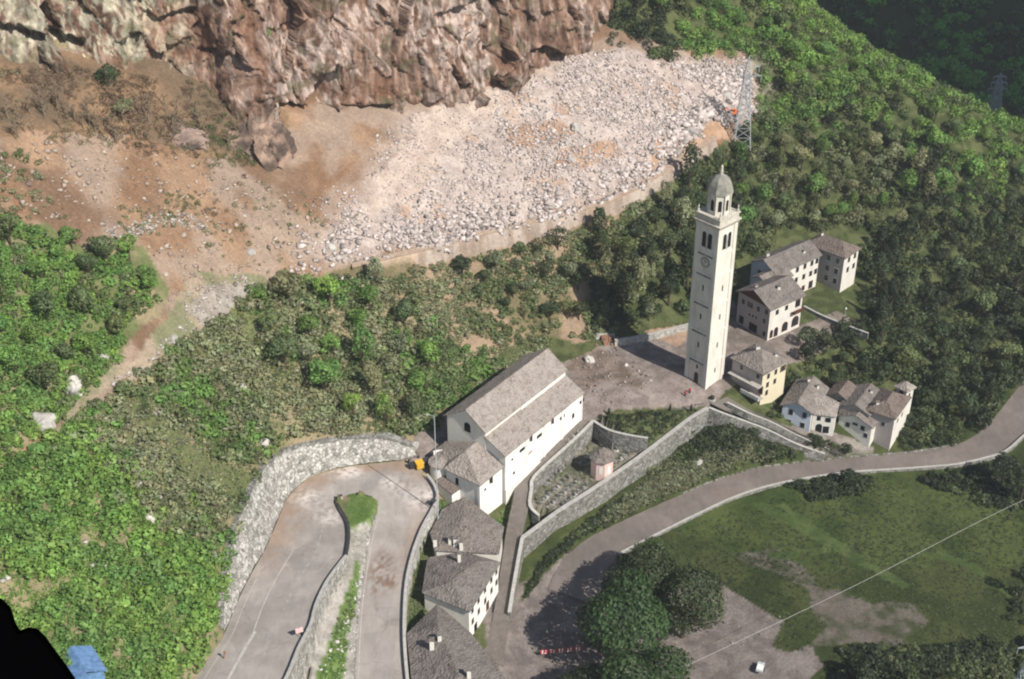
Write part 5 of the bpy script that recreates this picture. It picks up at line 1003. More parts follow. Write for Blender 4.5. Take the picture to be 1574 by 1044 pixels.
# keep clear of masonry: drop anything standing on a road, a wall top or in a building
NOVEG = [[(a[0], a[1]) for a, b, z in HAIR]+[(b[0], b[1]) for a, b, z in HAIR[::-1]], [(a[0]-2, a[1]-3) for a, b, z in LOWR]+[(b[0], b[1]+5) for a, b, z in LOWR[::-1]], [(a[0], a[1]) for a, b, z in PATH]+[(b[0], b[1]) for a, b, z in PATH[::-1]]]
NOVEG_W = [[p[:2] for p in E0+[]], [q(-11, -1)[:2], q(LCH+.5, -1)[:2], q(LCH+.5, 17)[:2], q(-11, 17)[:2]], [tuple(p[:2]) for p in wb]+[tuple(p[:2]) for p in wt[::-1]]]
def clear(P, R=0):
    k = np.ones(len(P), bool); x, y = PROJ(P)
    for pl in NOVEG: k &= ~inpoly(x, y, pl)
    for pl in NOVEG_W: k &= ~inpoly(P[:, 0], P[:, 1], pl)
    return P[k]
LEFTLOW = [(-260,900),(-60,763),(60,682),(180,603),(300,514),(405,447),(480,430),(600,425),(700,540),(840,520),(830,540),(760,590),(690,645),(640,668),(600,668),(500,668),(440,680),(405,722),(378,790),(350,880),(336,965),(290,1060),(250,1150),(200,1330),(-260,1330)]
UPLEFT = [(-260,310),(-20,335),(60,350),(120,395),(190,392),(230,420),(240,465),(190,500),(180,548),(140,600),(75,655),(20,705),(-260,870)]
P = clear(in_ground(LEFTLOW, 5200, .25)); P = dens(P, .10, .40, 1); x, y = PROJ(P); Rr = .7+rng.random(len(P))**1.6*2.1; up = sm(900, 600, y)*sm(150, 400, x)
bright = sm(330, 120, x+(y-800)*-.5)+sm(780, 900, y); c = np.where((bright[:, None]+rng.normal(0, .2, (len(P), 1))) > .5, vcols(P, ['lush', 'bright', 'bright', 'lush']), vcols(P, ['greygreen', 'mid', 'greygreen', 'lush', 'mid'], seed=1))
bushmass('hillside_shrubs', P, Rr, c, 'dense low bushes covering the slope left of the hairpin road', 'shrubs', 190, .15, holes=.16)
P = clear(in_ground(LEFTLOW, 16000, .1)); x, y = PROJ(P); c = np.where((sm(330, 120, x+(y-800)*-.5)+sm(780, 900, y)+rng.normal(0, .2, len(P)))[:, None] > .5, vcols(P, ['bright', 'lush']), vcols(P, ['greygreen', 'mid']))
bushmass('ground_cover', P, rng.uniform(.4, .8, len(P)), c, 'ground plants and tall grass between the bushes on the left slope', 'undergrowth', 26, .34, zs=.5, lift=.15)
P = in_ground(UPLEFT, 2600, .4); x, y = PROJ(P); bushmass('hillside_shrubs', P, rng.uniform(.8, 2.0, len(P)), vcols(P, ['lush', 'bright', 'mid', 'lush'], seed=3), 'bright green bushes on the upper left slope beside the bare earth', 'shrubs', 150, .18)
BANDV = [(480,440),(600,428),(760,390),(900,350),(1000,310),(1070,262),(1080,300),(960,500),(900,520),(830,512),(760,540),(690,560),(640,480)]
P = clear(in_ground(BANDV, 2300, .3)); P = dens(P, .12, .42, 5); bushmass('scrub', P, rng.uniform(.6, 1.7, len(P)), vcols(P, ['greygreen', 'mid', 'greygreen', 'mid'], seed=5), 'patchy grey green scrub on the bank between the track and the church', 'scrub', 130, .19, holes=.2)
RIGHTW = [(905,362),(1000,322),(1075,272),(1125,232),(1165,190),(1162,95),(1080,92),(1040,100),(935,70),(940,-60),(960,-330),(1250,-330),(1240,-40),(1300,60),(1450,140),(1640,195),(1830,250),(1830,440),(1640,530),(1560,600),(1530,640),(1490,672),(1440,688),(1405,690),(1405,620),(1340,604),(1290,612),(1235,575),(1228,560),(1262,528),(1300,505),(1330,500),(1320,400),(1330,368),(1300,352),(1210,362),(1160,400),(1128,430),(1122,470),(1060,488),(1000,500),(945,512),(905,520)]
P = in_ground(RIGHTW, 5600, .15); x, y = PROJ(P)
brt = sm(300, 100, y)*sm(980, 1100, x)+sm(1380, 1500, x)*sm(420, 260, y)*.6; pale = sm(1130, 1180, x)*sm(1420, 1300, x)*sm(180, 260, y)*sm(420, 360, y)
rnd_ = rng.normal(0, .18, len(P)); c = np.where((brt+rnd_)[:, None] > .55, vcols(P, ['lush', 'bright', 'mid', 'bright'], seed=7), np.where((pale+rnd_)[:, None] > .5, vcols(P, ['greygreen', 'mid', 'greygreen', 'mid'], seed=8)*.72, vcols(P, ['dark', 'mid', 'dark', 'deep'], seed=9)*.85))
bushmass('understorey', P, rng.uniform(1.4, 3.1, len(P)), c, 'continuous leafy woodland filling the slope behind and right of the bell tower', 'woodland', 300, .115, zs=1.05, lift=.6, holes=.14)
MEADS = [(1000,830),(1250,745),(1300,735),(1480,722),(1640,700),(1640,1060),(1260,1060),(1262,1024),(1290,990),(1250,1000),(1215,1000),(1190,990),(1205,955),(1080,880)]
P = in_ground(MEADS, 9000, .1); x, y = PROJ(P); bare = inpoly(x, y, [(1230,895),(1330,925),(1430,945),(1400,985),(1290,990),(1240,1000),(1270,955)]); P = P[~bare]; x, y = PROJ(P); ln = np.zeros(len(P), bool)
for e in ([(1150,775),(1172,770),(1400,900),(1390,906)], [(1190,775),(1204,772),(1372,890),(1362,894)], [(1400,852),(1440,850),(1500,868),(1560,915),(1550,920),(1495,878),(1440,860)]): ln |= inpoly(x, y, e)
P = P[~ln]
c = vcols(P, ['dark', 'mid', 'dark', 'mid'], seed=12)*.55; bushmass('meadow_grass', P, rng.uniform(.25, .6, len(P)), c, 'short uneven grass of the dark meadow below the valley road', 'grass', 12, .42, zs=.3, lift=.05)
SL = [(835,862),(905,800),(1000,738),(1060,700),(1100,655),(1130,652),(1180,675),(1225,695),(1280,703),(1130,722),(1000,778),(900,820),(860,850),(835,880),(800,925)]
P = clear(in_ground(SL, 3400, .05)); bushmass('bank_plants', P, rng.uniform(.4, 1.1, len(P)), vcols(P, ['dark', 'mid', 'dark', 'greygreen'], seed=13)*.6, 'rough grass and weeds on the bank below the churchyard wall', 'undergrowth', 40, .3, zs=.7, lift=.2)
P = np.concatenate([clear(in_ground([(1180,742),(1260,728),(1340,735),(1330,765),(1260,770)], 140, .2)), clear(in_ground([(1400,735),(1500,722),(1640,700),(1640,800),(1500,775)], 420, .2)), in_ground([(1270,1060),(1300,995),(1400,1000),(1574,985),(1640,990),(1640,1100),(1260,1100)], 800, .2), in_ground([(1540,900),(1574,870),(1640,860),(1640,980),(1550,960)], 40, .3)])
bushmass('meadow_bushes', P, rng.uniform(.6, 1.9, len(P)), vcols(P, ['dark', 'deep', 'dark', 'mid'], seed=14)*.7, 'dark bushes along the edges of the meadow', 'bushes', 130, .19)
P = clear(in_ground([(920,640),(1060,630),(1085,630),(990,688),(940,665)], 420, 0)); bushmass('garden_plants', P, rng.uniform(.3, .8, len(P)), vcols(P, ['dark', 'mid', 'mid'], seed=15)*.7, 'low garden plants on the terrace between piazza and graveyard', 'garden plants', 50, .27, zs=.6)
P = clear(in_ground([(818,778),(826,735),(908,658),(985,692),(903,750),(858,782)], 420, 0)); bushmass('grave_plants', P, rng.uniform(.15, .5, len(P)), vcols(P, ['mid', 'greygreen', 'dark'], seed=16), 'small plants and flowers on the graves', 'plants', 40, .3, zs=.6)
P = np.concatenate([in_ground([(690,770),(775,700),(790,760),(770,830),(740,790)], 240, 0), in_ground([(630,1040),(622,940),(632,870),(648,815),(672,772),(690,762),(650,860),(655,930),(640,1000)], 420, 0)]); P = P[P[:, 2] < 2.5]; P = clear(P); bushmass('verge_plants', P, rng.uniform(.25, .7, len(P)), vcols(P, ['lush', 'mid'], seed=17), 'grass and weeds in the gaps between the road wall and the stone roofed houses', 'weeds', 40, .3, zs=.5)
P = in_ground([(488,1050),(508,985),(528,935),(545,895),(554,860),(545,940),(533,975),(526,1050)], 240, .15); bushmass('verge_grass', P, rng.uniform(.2, .55, len(P)), vcols(P, ['lush', 'mid'], seed=18), 'green grass strip on the bank between the two road arms', 'grass', 40, .3, zs=.7)
P = in_ground([(536,825),(534,800),(526,780),(534,768),(560,762),(578,768),(576,790),(566,812),(558,850),(545,862)], 520, .0); P = P[P[:, 2] > 1.2]; bushmass('island_grass', P, rng.uniform(.1, .18, len(P)), vcols(P, ['bright', 'lush', 'lush'], seed=19)*.8, 'short grass of the teardrop island inside the hairpin bend', 'grass', 20, .4, zs=.4, lift=.05)
P = in_ground([(1310,368),(1350,385),(1360,440),(1330,500),(1280,488),(1240,468),(1240,455),(1300,450)], 600, .1); bushmass('lawn', P, rng.uniform(.15, .35, len(P)), vcols(P, ['bright', 'mid', 'lush'], seed=20)*.8, 'sunlit lawn beside the long white house', 'lawn', 16, .4, zs=.3, lift=.05)
# ledge under the cliff: dry brown brushwood
P = in_ground([(-60,115),(100,104),(320,130),(440,165),(430,250),(340,262),(220,235),(60,215),(-60,235)], 2600, .3); P = dens(P, .15, .42, 21)
bushmass('dry_brush', P, rng.uniform(.4, 1.2, len(P)), vcols(P, ['brown', 'brown', 'greygreen', 'brown', 'mid'], seed=21)*.8, 'dried brown brushwood on the ledge under the cliff', 'brushwood', 70, .16, holes=.3)
P = in_ground([(30,230),(60,250),(100,340),(-60,330),(-60,260)], 90, .2); bushmass('slope_bushes', P, rng.uniform(.6, 1.3, len(P)), vcols(P, ['greygreen', 'mid'], seed=22), 'greyish bushes at the left edge of the earth slope', 'bushes', 110, .19)
# far shaded wood
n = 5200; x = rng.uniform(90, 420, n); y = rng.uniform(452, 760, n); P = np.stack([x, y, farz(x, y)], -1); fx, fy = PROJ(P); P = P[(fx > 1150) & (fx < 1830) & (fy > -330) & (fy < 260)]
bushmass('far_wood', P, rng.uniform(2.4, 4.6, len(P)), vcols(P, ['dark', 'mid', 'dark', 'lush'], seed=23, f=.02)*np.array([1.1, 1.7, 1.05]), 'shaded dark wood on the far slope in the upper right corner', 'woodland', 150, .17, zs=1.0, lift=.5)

# individual trees
def grove(poly, n, rmin, rmax, kinds, pals, place, group, sep=.95, jit=.15, trunk=None):
    P = clear(in_ground(poly, n*12, jit)); out = []; Rl = []
    for p in P:
        if len(out) >= n: break
        R = rng.uniform(rmin, rmax)
        if all((p[0]-o[0])**2+(p[1]-o[1])**2 > ((R+r)*sep)**2 for o, r in zip(out, Rl)): out.append(p); Rl.append(R)
    if not out: return
    A = np.array(out); X, Y = PROJ(A); rm = np.median(Rl)
    for p, R, x, y in zip(out, Rl, X, Y):
        kd = kinds[int(rng.integers(0, len(kinds)))]; pl = pals[int(rng.integers(0, len(pals)))]
        if callable(place): where = place(x, y)
        else: where = place
        tree(p, R, kd, pl, ('%s %s %s %s' % ('big' if R > rm*1.15 else 'small' if R < rm*.88 else 'medium', WORDS[pl], {'broad': 'tree', 'tall': 'tall tree', 'grey': 'loose tree', 'big': 'tree'}[kd], where)), group, trunk)
wood_l = lambda x, y: 'behind the bell tower' if x > 1000 and y < 420 else 'left of the bell tower above the piazza wall'
wood_r = lambda x, y: 'above the long white house' if y > 290 else 'half way up the wood above the houses'
wood_s = lambda x, y: 'on the sunny ridge right of the pylon' if y < 130 else 'on the lower spur of the sunny ridge'
wood_v = lambda x, y: 'right of the lawn beside the houses' if y < 500 else 'above the bend of the valley road'
grove([(900,375),(960,355),(1060,292),(1120,250),(1135,300),(1128,420),(1060,482),(940,508),(905,505),(860,420)], 58, 2.2, 4.4, ['broad', 'tall', 'tall'], ['dark', 'deep', 'mid', 'greygreen', 'dark'], wood_l, 'trees in the wood behind the bell tower')
grove([(1140,215),(1320,230),(1450,300),(1430,350),(1340,352),(1210,352),(1140,395),(1120,330)], 62, 2.0, 4.3, ['broad', 'broad', 'tall'], ['mid', 'greygreen', 'mid', 'lush'], wood_r, 'trees in the wood above the white houses')
grove([(1160,60),(1240,20),(1310,95),(1460,175),(1600,235),(1640,300),(1450,290),(1320,225),(1170,190)], 60, 2.3, 3.6, ['broad'], ['lush', 'bright', 'bright', 'mid'], wood_s, 'trees on the sunny ridge')
grove([(940,10),(1100,-40),(1230,-20),(1200,60),(1100,85),(1000,80)], 30, 2.3, 3.6, ['broad'], ['bright', 'lush', 'mid'], lambda x, y: 'on the slope above the end of the rock fan', 'trees above the rock fan')
grove([(1360,380),(1440,320),(1640,330),(1640,500),(1540,600),(1480,665),(1410,680),(1410,610),(1350,560),(1345,440)], 46, 2.4, 4.2, ['broad', 'tall', 'broad'], ['dark', 'deep', 'mid', 'dark'], wood_v, 'trees between the lawn and the valley road')
grove([(1230,540),(1290,505),(1355,520),(1385,585),(1300,608),(1235,575)], 18, 1.7, 2.9, ['broad'], ['deep', 'dark'], lambda x, y: 'in the dark garden above the grey roofed houses', 'garden trees above the grey roofs')
grove([(420,470),(590,440),(650,500),(690,620),(640,660),(560,650),(470,600),(400,540)], 52, 2.4, 4.4, ['broad', 'broad', 'tall'], ['lush', 'mid', 'lush', 'bright', 'greygreen'], lambda x, y: 'in the green thicket left of the church' if x > 540 else 'in the thicket above the hairpin wall', 'trees in the thicket left of the church')
grove([(-20,350),(200,400),(240,440),(180,530),(100,600),(20,640),(-20,600)], 30, 2.2, 3.4, ['broad'], ['lush', 'bright', 'mid'], lambda x, y: 'on the upper left slope %s' % ('by the left edge' if x < 90 else 'next to the bare earth'), 'trees on the upper left slope')
grove([(700,420),(860,370),(900,400),(900,490),(830,500),(740,480)], 30, 1.7, 3.0, ['grey', 'broad', 'broad'], ['mid', 'greygreen', 'dark'], lambda x, y: 'on the scrub bank above the church roof', 'trees on the scrub bank')
for px, py, z, R, pl, lab in [(985,935,-12.8,8.2,'dark','huge dark tree rising nearest the valley road'), (1045,975,-12.8,8.2,'dark','huge dark round tree on the yard side of the group'), (950,1015,-12.8,9.4,'emerald','huge deep green tree in the middle left of the group'),
                               (985,1110,-12.8,8.8,'emerald','large deep green tree cut by the lower edge of the picture'), (905,1110,-12.8,6.2,'dark','dark tree at the lower edge nearest the red barriers')]:
    tree(W(px, py, z), R, 'big', pl, lab, 'big trees by the parking yard', R*.45)
tree(W(1005, 898, -12.8), 4.4, 'big', 'yellow', 'yellowish green tree at the top of the big group by the road', 'big trees by the parking yard', 5)
for px, py, R, pl, lab in [(1330,1062,3.6,'deep','very dark tree at the lower edge beside the paved yard corner'), (1385,1072,3.6,'dark','dark green tree at the lower edge below the meadow'), (1450,1085,3.4,'mid','mid green tree at the lower edge left of the lattice pylon'), (1540,740,3.2,'deep','very dark tree at the right edge below the road'), (1570,765,3.4,'dark','dark green tree at the right edge of the meadow'), (1298,745,1.8,'deep','lone dark bush like tree under the valley road wall'), (1572,905,2.2,'deep','very dark tree by the right edge above the pylon')]:
    tree(W(px, py, -15), R, 'broad', pl, lab, 'trees round the meadow')
for px, py, R, pl, lab in [(168,135,3.0,'dark','dark green tree growing on the ledge under the white cliff'), (192,178,2.4,'greygreen','greyish tree on the ledge below the dark one'), (78,100,2.0,'mid','small tree at the foot of the white cliff on the left'), (410,60,1.3,'bright','small bright tree clinging to the brown cliff')]:
    tree(gp(px, py) if px != 410 else tuple(Gc[np.unravel_index(np.argmin((pxc-410)**2+(pyc-60)**2), pxc.shape)]), R, 'broad', pl, lab, 'trees under the cliff', .8)
# bare dead trees on the ledge
dm_ = []
for k in range(3):
    mb = MB(); g_ = np.random.default_rng(50+k); mb.tube((0, 0, -.5), (g_.normal(0, .4), g_.normal(0, .4), 4.5), .14, .05, 5)
    for j in range(12):
        z = g_.uniform(1.2, 4.2); a = g_.uniform(0, 6.28); L = g_.uniform(.8, 1.8); p = Vector((0, 0, z)); e = p+Vector((math.cos(a)*L, math.sin(a)*L, L*.8)); mb.tube(p, e, .07, .02, 4); mb.tube(p.lerp(e, .5), p.lerp(e, .5)+Vector((math.sin(a)*L*.5, -math.cos(a)*L*.5, L*.5)), .04, .015, 4)
    me = bpy.data.meshes.new('dead_tree'); me.from_pydata(mb.v, [], mb.f); me.materials.append(M['deadwood']); dm_.append(me)
P = in_ground([(0,180),(200,150),(320,180),(420,200),(330,240),(200,225),(0,215)], 60, .1)
for p in P:
    o = bpy.data.objects.new('dead_tree', dm_[int(rng.integers(0, 3))]); COL.objects.link(o); o.location = tuple(p); o.rotation_euler = (0, 0, float(rng.uniform(0, 6))); s = float(rng.uniform(.7, 1.3)); o.scale = (s, s, s)
    tag(o, 'bare bleached tree left standing on the brown ledge under the cliff', 'dead tree', 'dead trees on the ledge')
# small cypresses in the terrace garden
cyp = as_mesh('foliage', *crown_arrays(77, 700, 1, 3.2, 8, .2, .75))
for px, py, s, lab in [(936,640,.62,'left dark cypress at the church end of the garden terrace'), (1030,634,.6,'tall thin cypress standing on the edge of the piazza'), (985,640,.42,'short cypress in the middle of the garden terrace'), (1008,642,.4,'short dark cypress between two taller ones'), (1062,634,.6,'broad cypress nearest the tower on the garden terrace')]:
    root = empty('cypress', gp(px, py), 0, label=lab, cat='cypress', group='cypresses in the terrace garden'); c = link('foliage', cyp, None, root); c.scale = (s, s, s*.8); c.location = (0, 0, 1.9*s+.3); c.color = (.03, .05, .02, 1); t = link('trunk', TRUNKS[0], None, root); t.scale = (1, 1, 1.4)
o = empty('poplar', gp(1352, 500), 0, label='tall slim dark cypress right of the lawn', cat='cypress'); c = link('foliage', cyp, None, o); c.scale = (2.1, 2.1, 2.6); c.location = (0, 0, 7.6); c.color = (.035, .055, .022, 1); t = link('trunk', TRUNKS[1], None, o); t.scale = (3, 3, 5); o.name = 'cypress'

# ------------------------------------------------------------------ graves
gm_ = bpy.data.meshes.new('gravestone'); mb = MB().box((-.45, -.9, 0), (.45, .9, .22)).prism([(-.4, .7), (.4, .7), (.4, .88), (-.4, .88)], .221, 1.15).tube((0, .79, 1.15), (0, .79, 1.55), .05).tube((-.15, .79, 1.4), (.15, .79, 1.4), .05)
gm_.from_pydata(mb.v, [], mb.f); gm_.materials.append(M['stone_grey']); gm2 = gm_.copy(); gm2.materials[0] = M['stone_light']; gm3 = gm_.copy(); gm3.materials[0] = M['stone_grey']
rows_ = [((832,768),(872,735),7),((842,776),(888,740),8),((838,745),(868,718),6),((856,780),(900,748),7),((866,712),(895,690),4),((940,700),(972,690),5),((945,715),(965,704),3),((890,716),(902,706),2)]
for ri, (a, b, n) in enumerate(rows_):
    for k in range(n):
        t = (k+.5)/n; px, py = a[0]+(b[0]-a[0])*t, a[1]+(b[1]-a[1])*t; p = W(px, py, -5.6); z = float(HT(p[0], p[1]))
        me = [gm_, gm2, gm3][(k*7+ri*3) % 3]; o = bpy.data.objects.new('gravestone', me); COL.objects.link(o); o.location = (p[0], p[1], z-.05); o.rotation_euler = (0, 0, R_(-35+(k*37 % 11)-5)); o.scale = (1, 1, .8+.1*((k*5+ri) % 5))
        tag(o, '%s headstone in the graveyard %s' % (['pale grey', 'white', 'dark grey'][(k*7+ri*3) % 3], ['lower', 'lower', 'left', 'lower', 'upper left', 'right', 'right', 'middle'][ri]+' row %s the pink chapel' % ['well left of', 'left of', 'left of', 'below', 'beside', 'right of', 'just right of', 'just left of'][ri]), 'gravestone', 'gravestones in the graveyard')
P = np.concatenate([in_ground([(180,320),(250,318),(290,340),(240,365),(180,350)], 60, .3), in_ground([(170,150),(230,190),(250,260),(200,240),(150,180)], 90, .3), in_ground([(250,290),(340,300),(330,330),(260,325)], 50, .4), in_ground([(430,240),(480,330),(560,330),(420,420),(330,420),(300,330)], 70, .6)])
bushmass('sparse_shrubs', P, rng.uniform(.35, 1.1, len(P)), vcols(P, ['greygreen', 'mid', 'brown'], seed=31), 'sparse half buried shrubs on the brown earth slope', 'shrubs', 90, .17, holes=.25)
P = in_ground([(720,85),(745,85),(748,130),(722,130)], 30, .3)

P = clear(in_ground([(985,712),(1060,655),(1092,640),(1120,640),(1170,665),(1130,690),(1060,700),(1000,735)], 300, .2)); bushmass('wall_bushes', P, rng.uniform(.6, 1.7, len(P)), vcols(P, ['dark', 'mid', 'greygreen'], seed=33)*.8, 'bushes growing against the terrace wall below the bell tower', 'bushes', 120, .19, lift=.6)

grove([(1335,385),(1375,380),(1385,500),(1350,510),(1340,450)], 9, 2.2, 3.2, ['tall'], ['deep', 'dark'], lambda x, y: 'in the dark row bordering the lawn', 'tall trees bordering the lawn')
P = clear(np.concatenate([in_ground([(1205,575),(1235,560),(1240,600),(1215,625),(1195,650),(1180,640),(1200,610)], 60, .1), in_ground([(1245,672),(1300,690),(1330,700),(1290,700),(1240,688)], 60, .1), in_ground([(1375,650),(1410,610),(1480,680),(1400,694),(1380,692)], 200, .1)])); bushmass('village_bushes', P, rng.uniform(.5, 1.4, len(P)), vcols(P, ['dark', 'mid', 'dark'], seed=35)*.8, 'dark bushes growing round the lower village houses', 'bushes', 120, .19, lift=.5)

P = clear(in_ground(LEFTLOW, 500, .1)); P = P[fbm(P*[1, 1, 0], .12, 3, 301) < .5]; rockmass('slope_stones', P, .3+rng.random(len(P))**4*1.8, rcol(len(P), (.30, .28, .25), (.50, .47, .43)), 'pale stones showing between the bushes on the left slope')

grove([(880,480),(935,440),(960,470),(940,512),(900,512)], 5, 2.2, 3.0, ['broad'], ['mid', 'dark'], lambda x, y: 'just behind the heap of broken masonry', 'trees behind the heap of masonry')

# ------------------------------------------------------------------ the air
hz_ = MB().box((-215, -20, -48), (800, 1120, HC+12)); vm = bpy.data.materials.new('haze'); vm.use_nodes = True; vt = vm.node_tree; vt.nodes.remove(vt.nodes['Principled BSDF'])
pv = vt.nodes.new('ShaderNodeVolumePrincipled'); pv.inputs['Color'].default_value = (.86, .92, 1, 1); pv.inputs['Density'].default_value = .00015; pv.inputs['Anisotropy'].default_value = .2
vt.links.new(pv.outputs[0], vt.nodes['Material Output'].inputs['Volume']); hzo = hz_.build('haze', vm); tag(hzo, 'thin summer haze over the valley', 'haze', None, 'stuff')
# ------------------------------------------------------------------ pylons, cable, small things
def pylon(name, base, H, w0, w1, label, arms, r=.12, mat='galvanised', rot=0, sections=9):
    root = empty(name, base, rot, label=label, cat='pylon', group=None); L_ = MB(); X_ = MB()
    wz = lambda z: w0+(w1-w0)*min(1, z/(H*.8))
    for sx in (-1, 1):
        for sy in (-1, 1): L_.tube((sx*w0/2, sy*w0/2, -1), (sx*w1/2, sy*w1/2, H*.8), r, r, 4).tube((sx*w1/2, sy*w1/2, H*.8), (0, 0, H), r, r*.7, 4)
    zs = [H*.8*(1-(1-k/sections)**1.25) for k in range(sections+1)]
    for z0, z1 in zip(zs[:-1], zs[1:]):
        a, b = wz(z0)/2, wz(z1)/2
        for (p, q_) in (((-a, -a), (b, -b)), ((a, -a), (-b, -b)), ((-a, a), (b, b)), ((a, a), (-b, b)), ((-a, -a), (-b, b)), ((-a, a), (-b, -b)), ((a, -a), (b, b)), ((a, a), (b, -b))): X_.tube((*p, z0), (*q_, z1), r*.55, r*.55, 4)
        for (p, q_) in (((-b, -b), (b, -b)), ((-b, b), (b, b)), ((-b, -b), (-b, b)), ((b, -b), (b, b))): X_.tube((*p, z1), (*q_, z1), r*.5, r*.5, 4)
    L_.build('leg_frame', M[mat], root); X_.build('bracing', M[mat], root)
    for z, L in arms:
        z = z*H
        A_ = MB().tube((-L, 0, z), (L, 0, z), r*.8, r*.8, 4)
        for s in (-1, 1): A_.tube((s*L, 0, z), (0, 0, z+L*.35), r*.6, r*.6, 4).tube((s*L*.98, 0, z), (s*L*.98, 0, z-1.4), r*.5, r*.7, 5)
        A_.build('crossarm', M[mat], root)
    return root
pb = gp(1139, 222); pylon('pylon', pb, float(ZAT(86, pb[0], pb[1])-pb[2]), 5.0, 1.5, 'pale lattice pylon at the right end of the rock fan', [(.78, 4.0), (.88, 3.2)], .14)
tt = np.arange(350, 900, 1.0); dd = W(1524, 188, 0)-np.array([0, 0, HC]); dd /= np.linalg.norm(dd); Q_ = np.array([0, 0, HC])+tt[:, None]*dd; fz_ = np.where(Q_[:, 1] > 440, farz(Q_[:, 0], np.maximum(Q_[:, 1], 440)), -60); fp = Q_[np.argmax(Q_[:, 2] < fz_)]
pylon('pylon', fp, float(ZAT(112, fp[0], fp[1])-fp[2]), 5.5, 1.6, 'grey pylon standing against the far shaded wood', [(.68, 3.6), (.8, 3.0), (.92, 2.4)], .22)
pp = W(1552, 1150, -17.5); pylon('pylon', pp, float(ZAT(955, pp[0], pp[1])+17.5), 5.5, 1.7, 'tall lattice pylon at the lower right corner above the meadow', [(.8, 3.5)], .13)
a = W(1800, 672, 12); b = W(1560, 775, 4); c = W(1050, 1026, -6.5); mb = MB(); cc_ = catmull([a, b, (b+c)/2-np.array([0, 0, .8]), c], 14); o = cc_[0]
for i in range(len(cc_)-1): mb.tube(cc_[i]-o, cc_[i+1]-o, .032, .032, 5)
cbl = empty('cable', o, label='thin pale overhead cable crossing the meadow to the paved yard', cat='cable'); mb.build('wire', M['cable'], cbl)
pm = empty('cable_pole', (c[0], c[1], -13.2), label='wooden pole by the big trees where the overhead cable ends', cat='pole'); MB().tube((0, 0, -.5), (0, 0, 6.9), .13, .09, 8).build('post', M['deadwood'], pm); MB().box((-.5, -.06, 6.3), (.5, .06, 6.45)).build('crossbar', M['deadwood'], pm)
# tall pole by the chapel
lp = W(673, 792, 1.3); H = float(ZAT(640, lp[0], lp[1]))-1.3; l = empty('street_lamp', lp, label='very tall pale lamp pole in front of the round apse', cat='street lamp'); MB().tube((0, 0, -1), (0, 0, H), .13, .08, 8).build('pole', M['galvanised'], l); MB().tube((0, 0, H), (-1.2, .2, H+.25), .05, .04, 6).build('arm', M['galvanised'], l); MB().box((-1.7, .1, H+.17), (-1.1, .35, H+.32)).build('lamp_head', M['galvanised'], l)
# lamp on the lawn
lp = gp(1297, 497); l = empty('street_lamp', lp, label='small lamp post beside the wall across the lawn', cat='street lamp'); MB().tube((0, 0, -.3), (0, 0, 4.2), .07, .05, 6).build('pole', M['galvanised'], l); MB().lathe([(.1, 4.2), (.25, 4.4), (.2, 4.7), (.02, 4.8)], 8).build('lamp_head', M['white_paint'], l)
# pinkish sign on the parapet, post at the wall foot
sp = W(461, 978, 9.4); l = empty('road_sign', sp, R_(25), label='pink faced sign on the parapet of the left road with a small box beside it', cat='sign'); MB().tube((0, 0, -.2), (0, 0, 2.0), .06, .06, 8).build('post', M['galvanised'], l); MB().box((-.7, -.05, .9), (.7, .05, 2.0)).build('panel', M['pink_paint'], l); MB().box((.5, .15, -.2), (1.3, .7, .7)).build('box', M['iron'], l)
sp = W(344, 1012, 9.6); l = empty('marker_post', sp, R_(10), label='rusty leaning post on the verge at the foot of the left wall', cat='post'); MB().tube((0, 0, -.2), (.3, -.2, 1.7), .12, .1, 8).build('stake', M['brick_ruin'], l); MB().box((.1, -.35, 1.3), (.5, -.05, 1.75)).build('cap', M['brick_ruin'], l)
# yellow grit bin with black refuse bins
def bin_(px, py, z, mat, lab, s=1.0, rot=0):
    l = empty('bin', W(px, py, z), R_(rot), label=lab, cat='bin'); MB().prism([(-.55*s, -.4*s), (.55*s, -.4*s), (.55*s, .4*s), (-.55*s, .4*s)], 0, .85*s).build('body', M[mat], l, bevel=.04); MB().prism([(-.6*s, -.45*s), (.6*s, -.45*s), (.6*s, .45*s), (-.6*s, .45*s)], .852*s, [.95*s, .95*s, 1.2*s, 1.2*s]).build('lid', M[mat], l); return l
bin_(645, 719, 2.9, 'yellow_paint', 'yellow grit bin at the road edge by the church chapel', 1.5, 30)
bin_(655, 713, 2.9, 'iron', 'black bin between the yellow one and the round apse', 1.2, 30); bin_(634, 719, 2.9, 'iron', 'black bin on the road side of the yellow one', 1.1, 20)
bin_(666, 775, 2.5, 'iron', 'dark bin against the parapet where the bend turns downhill', 1.0, 60)
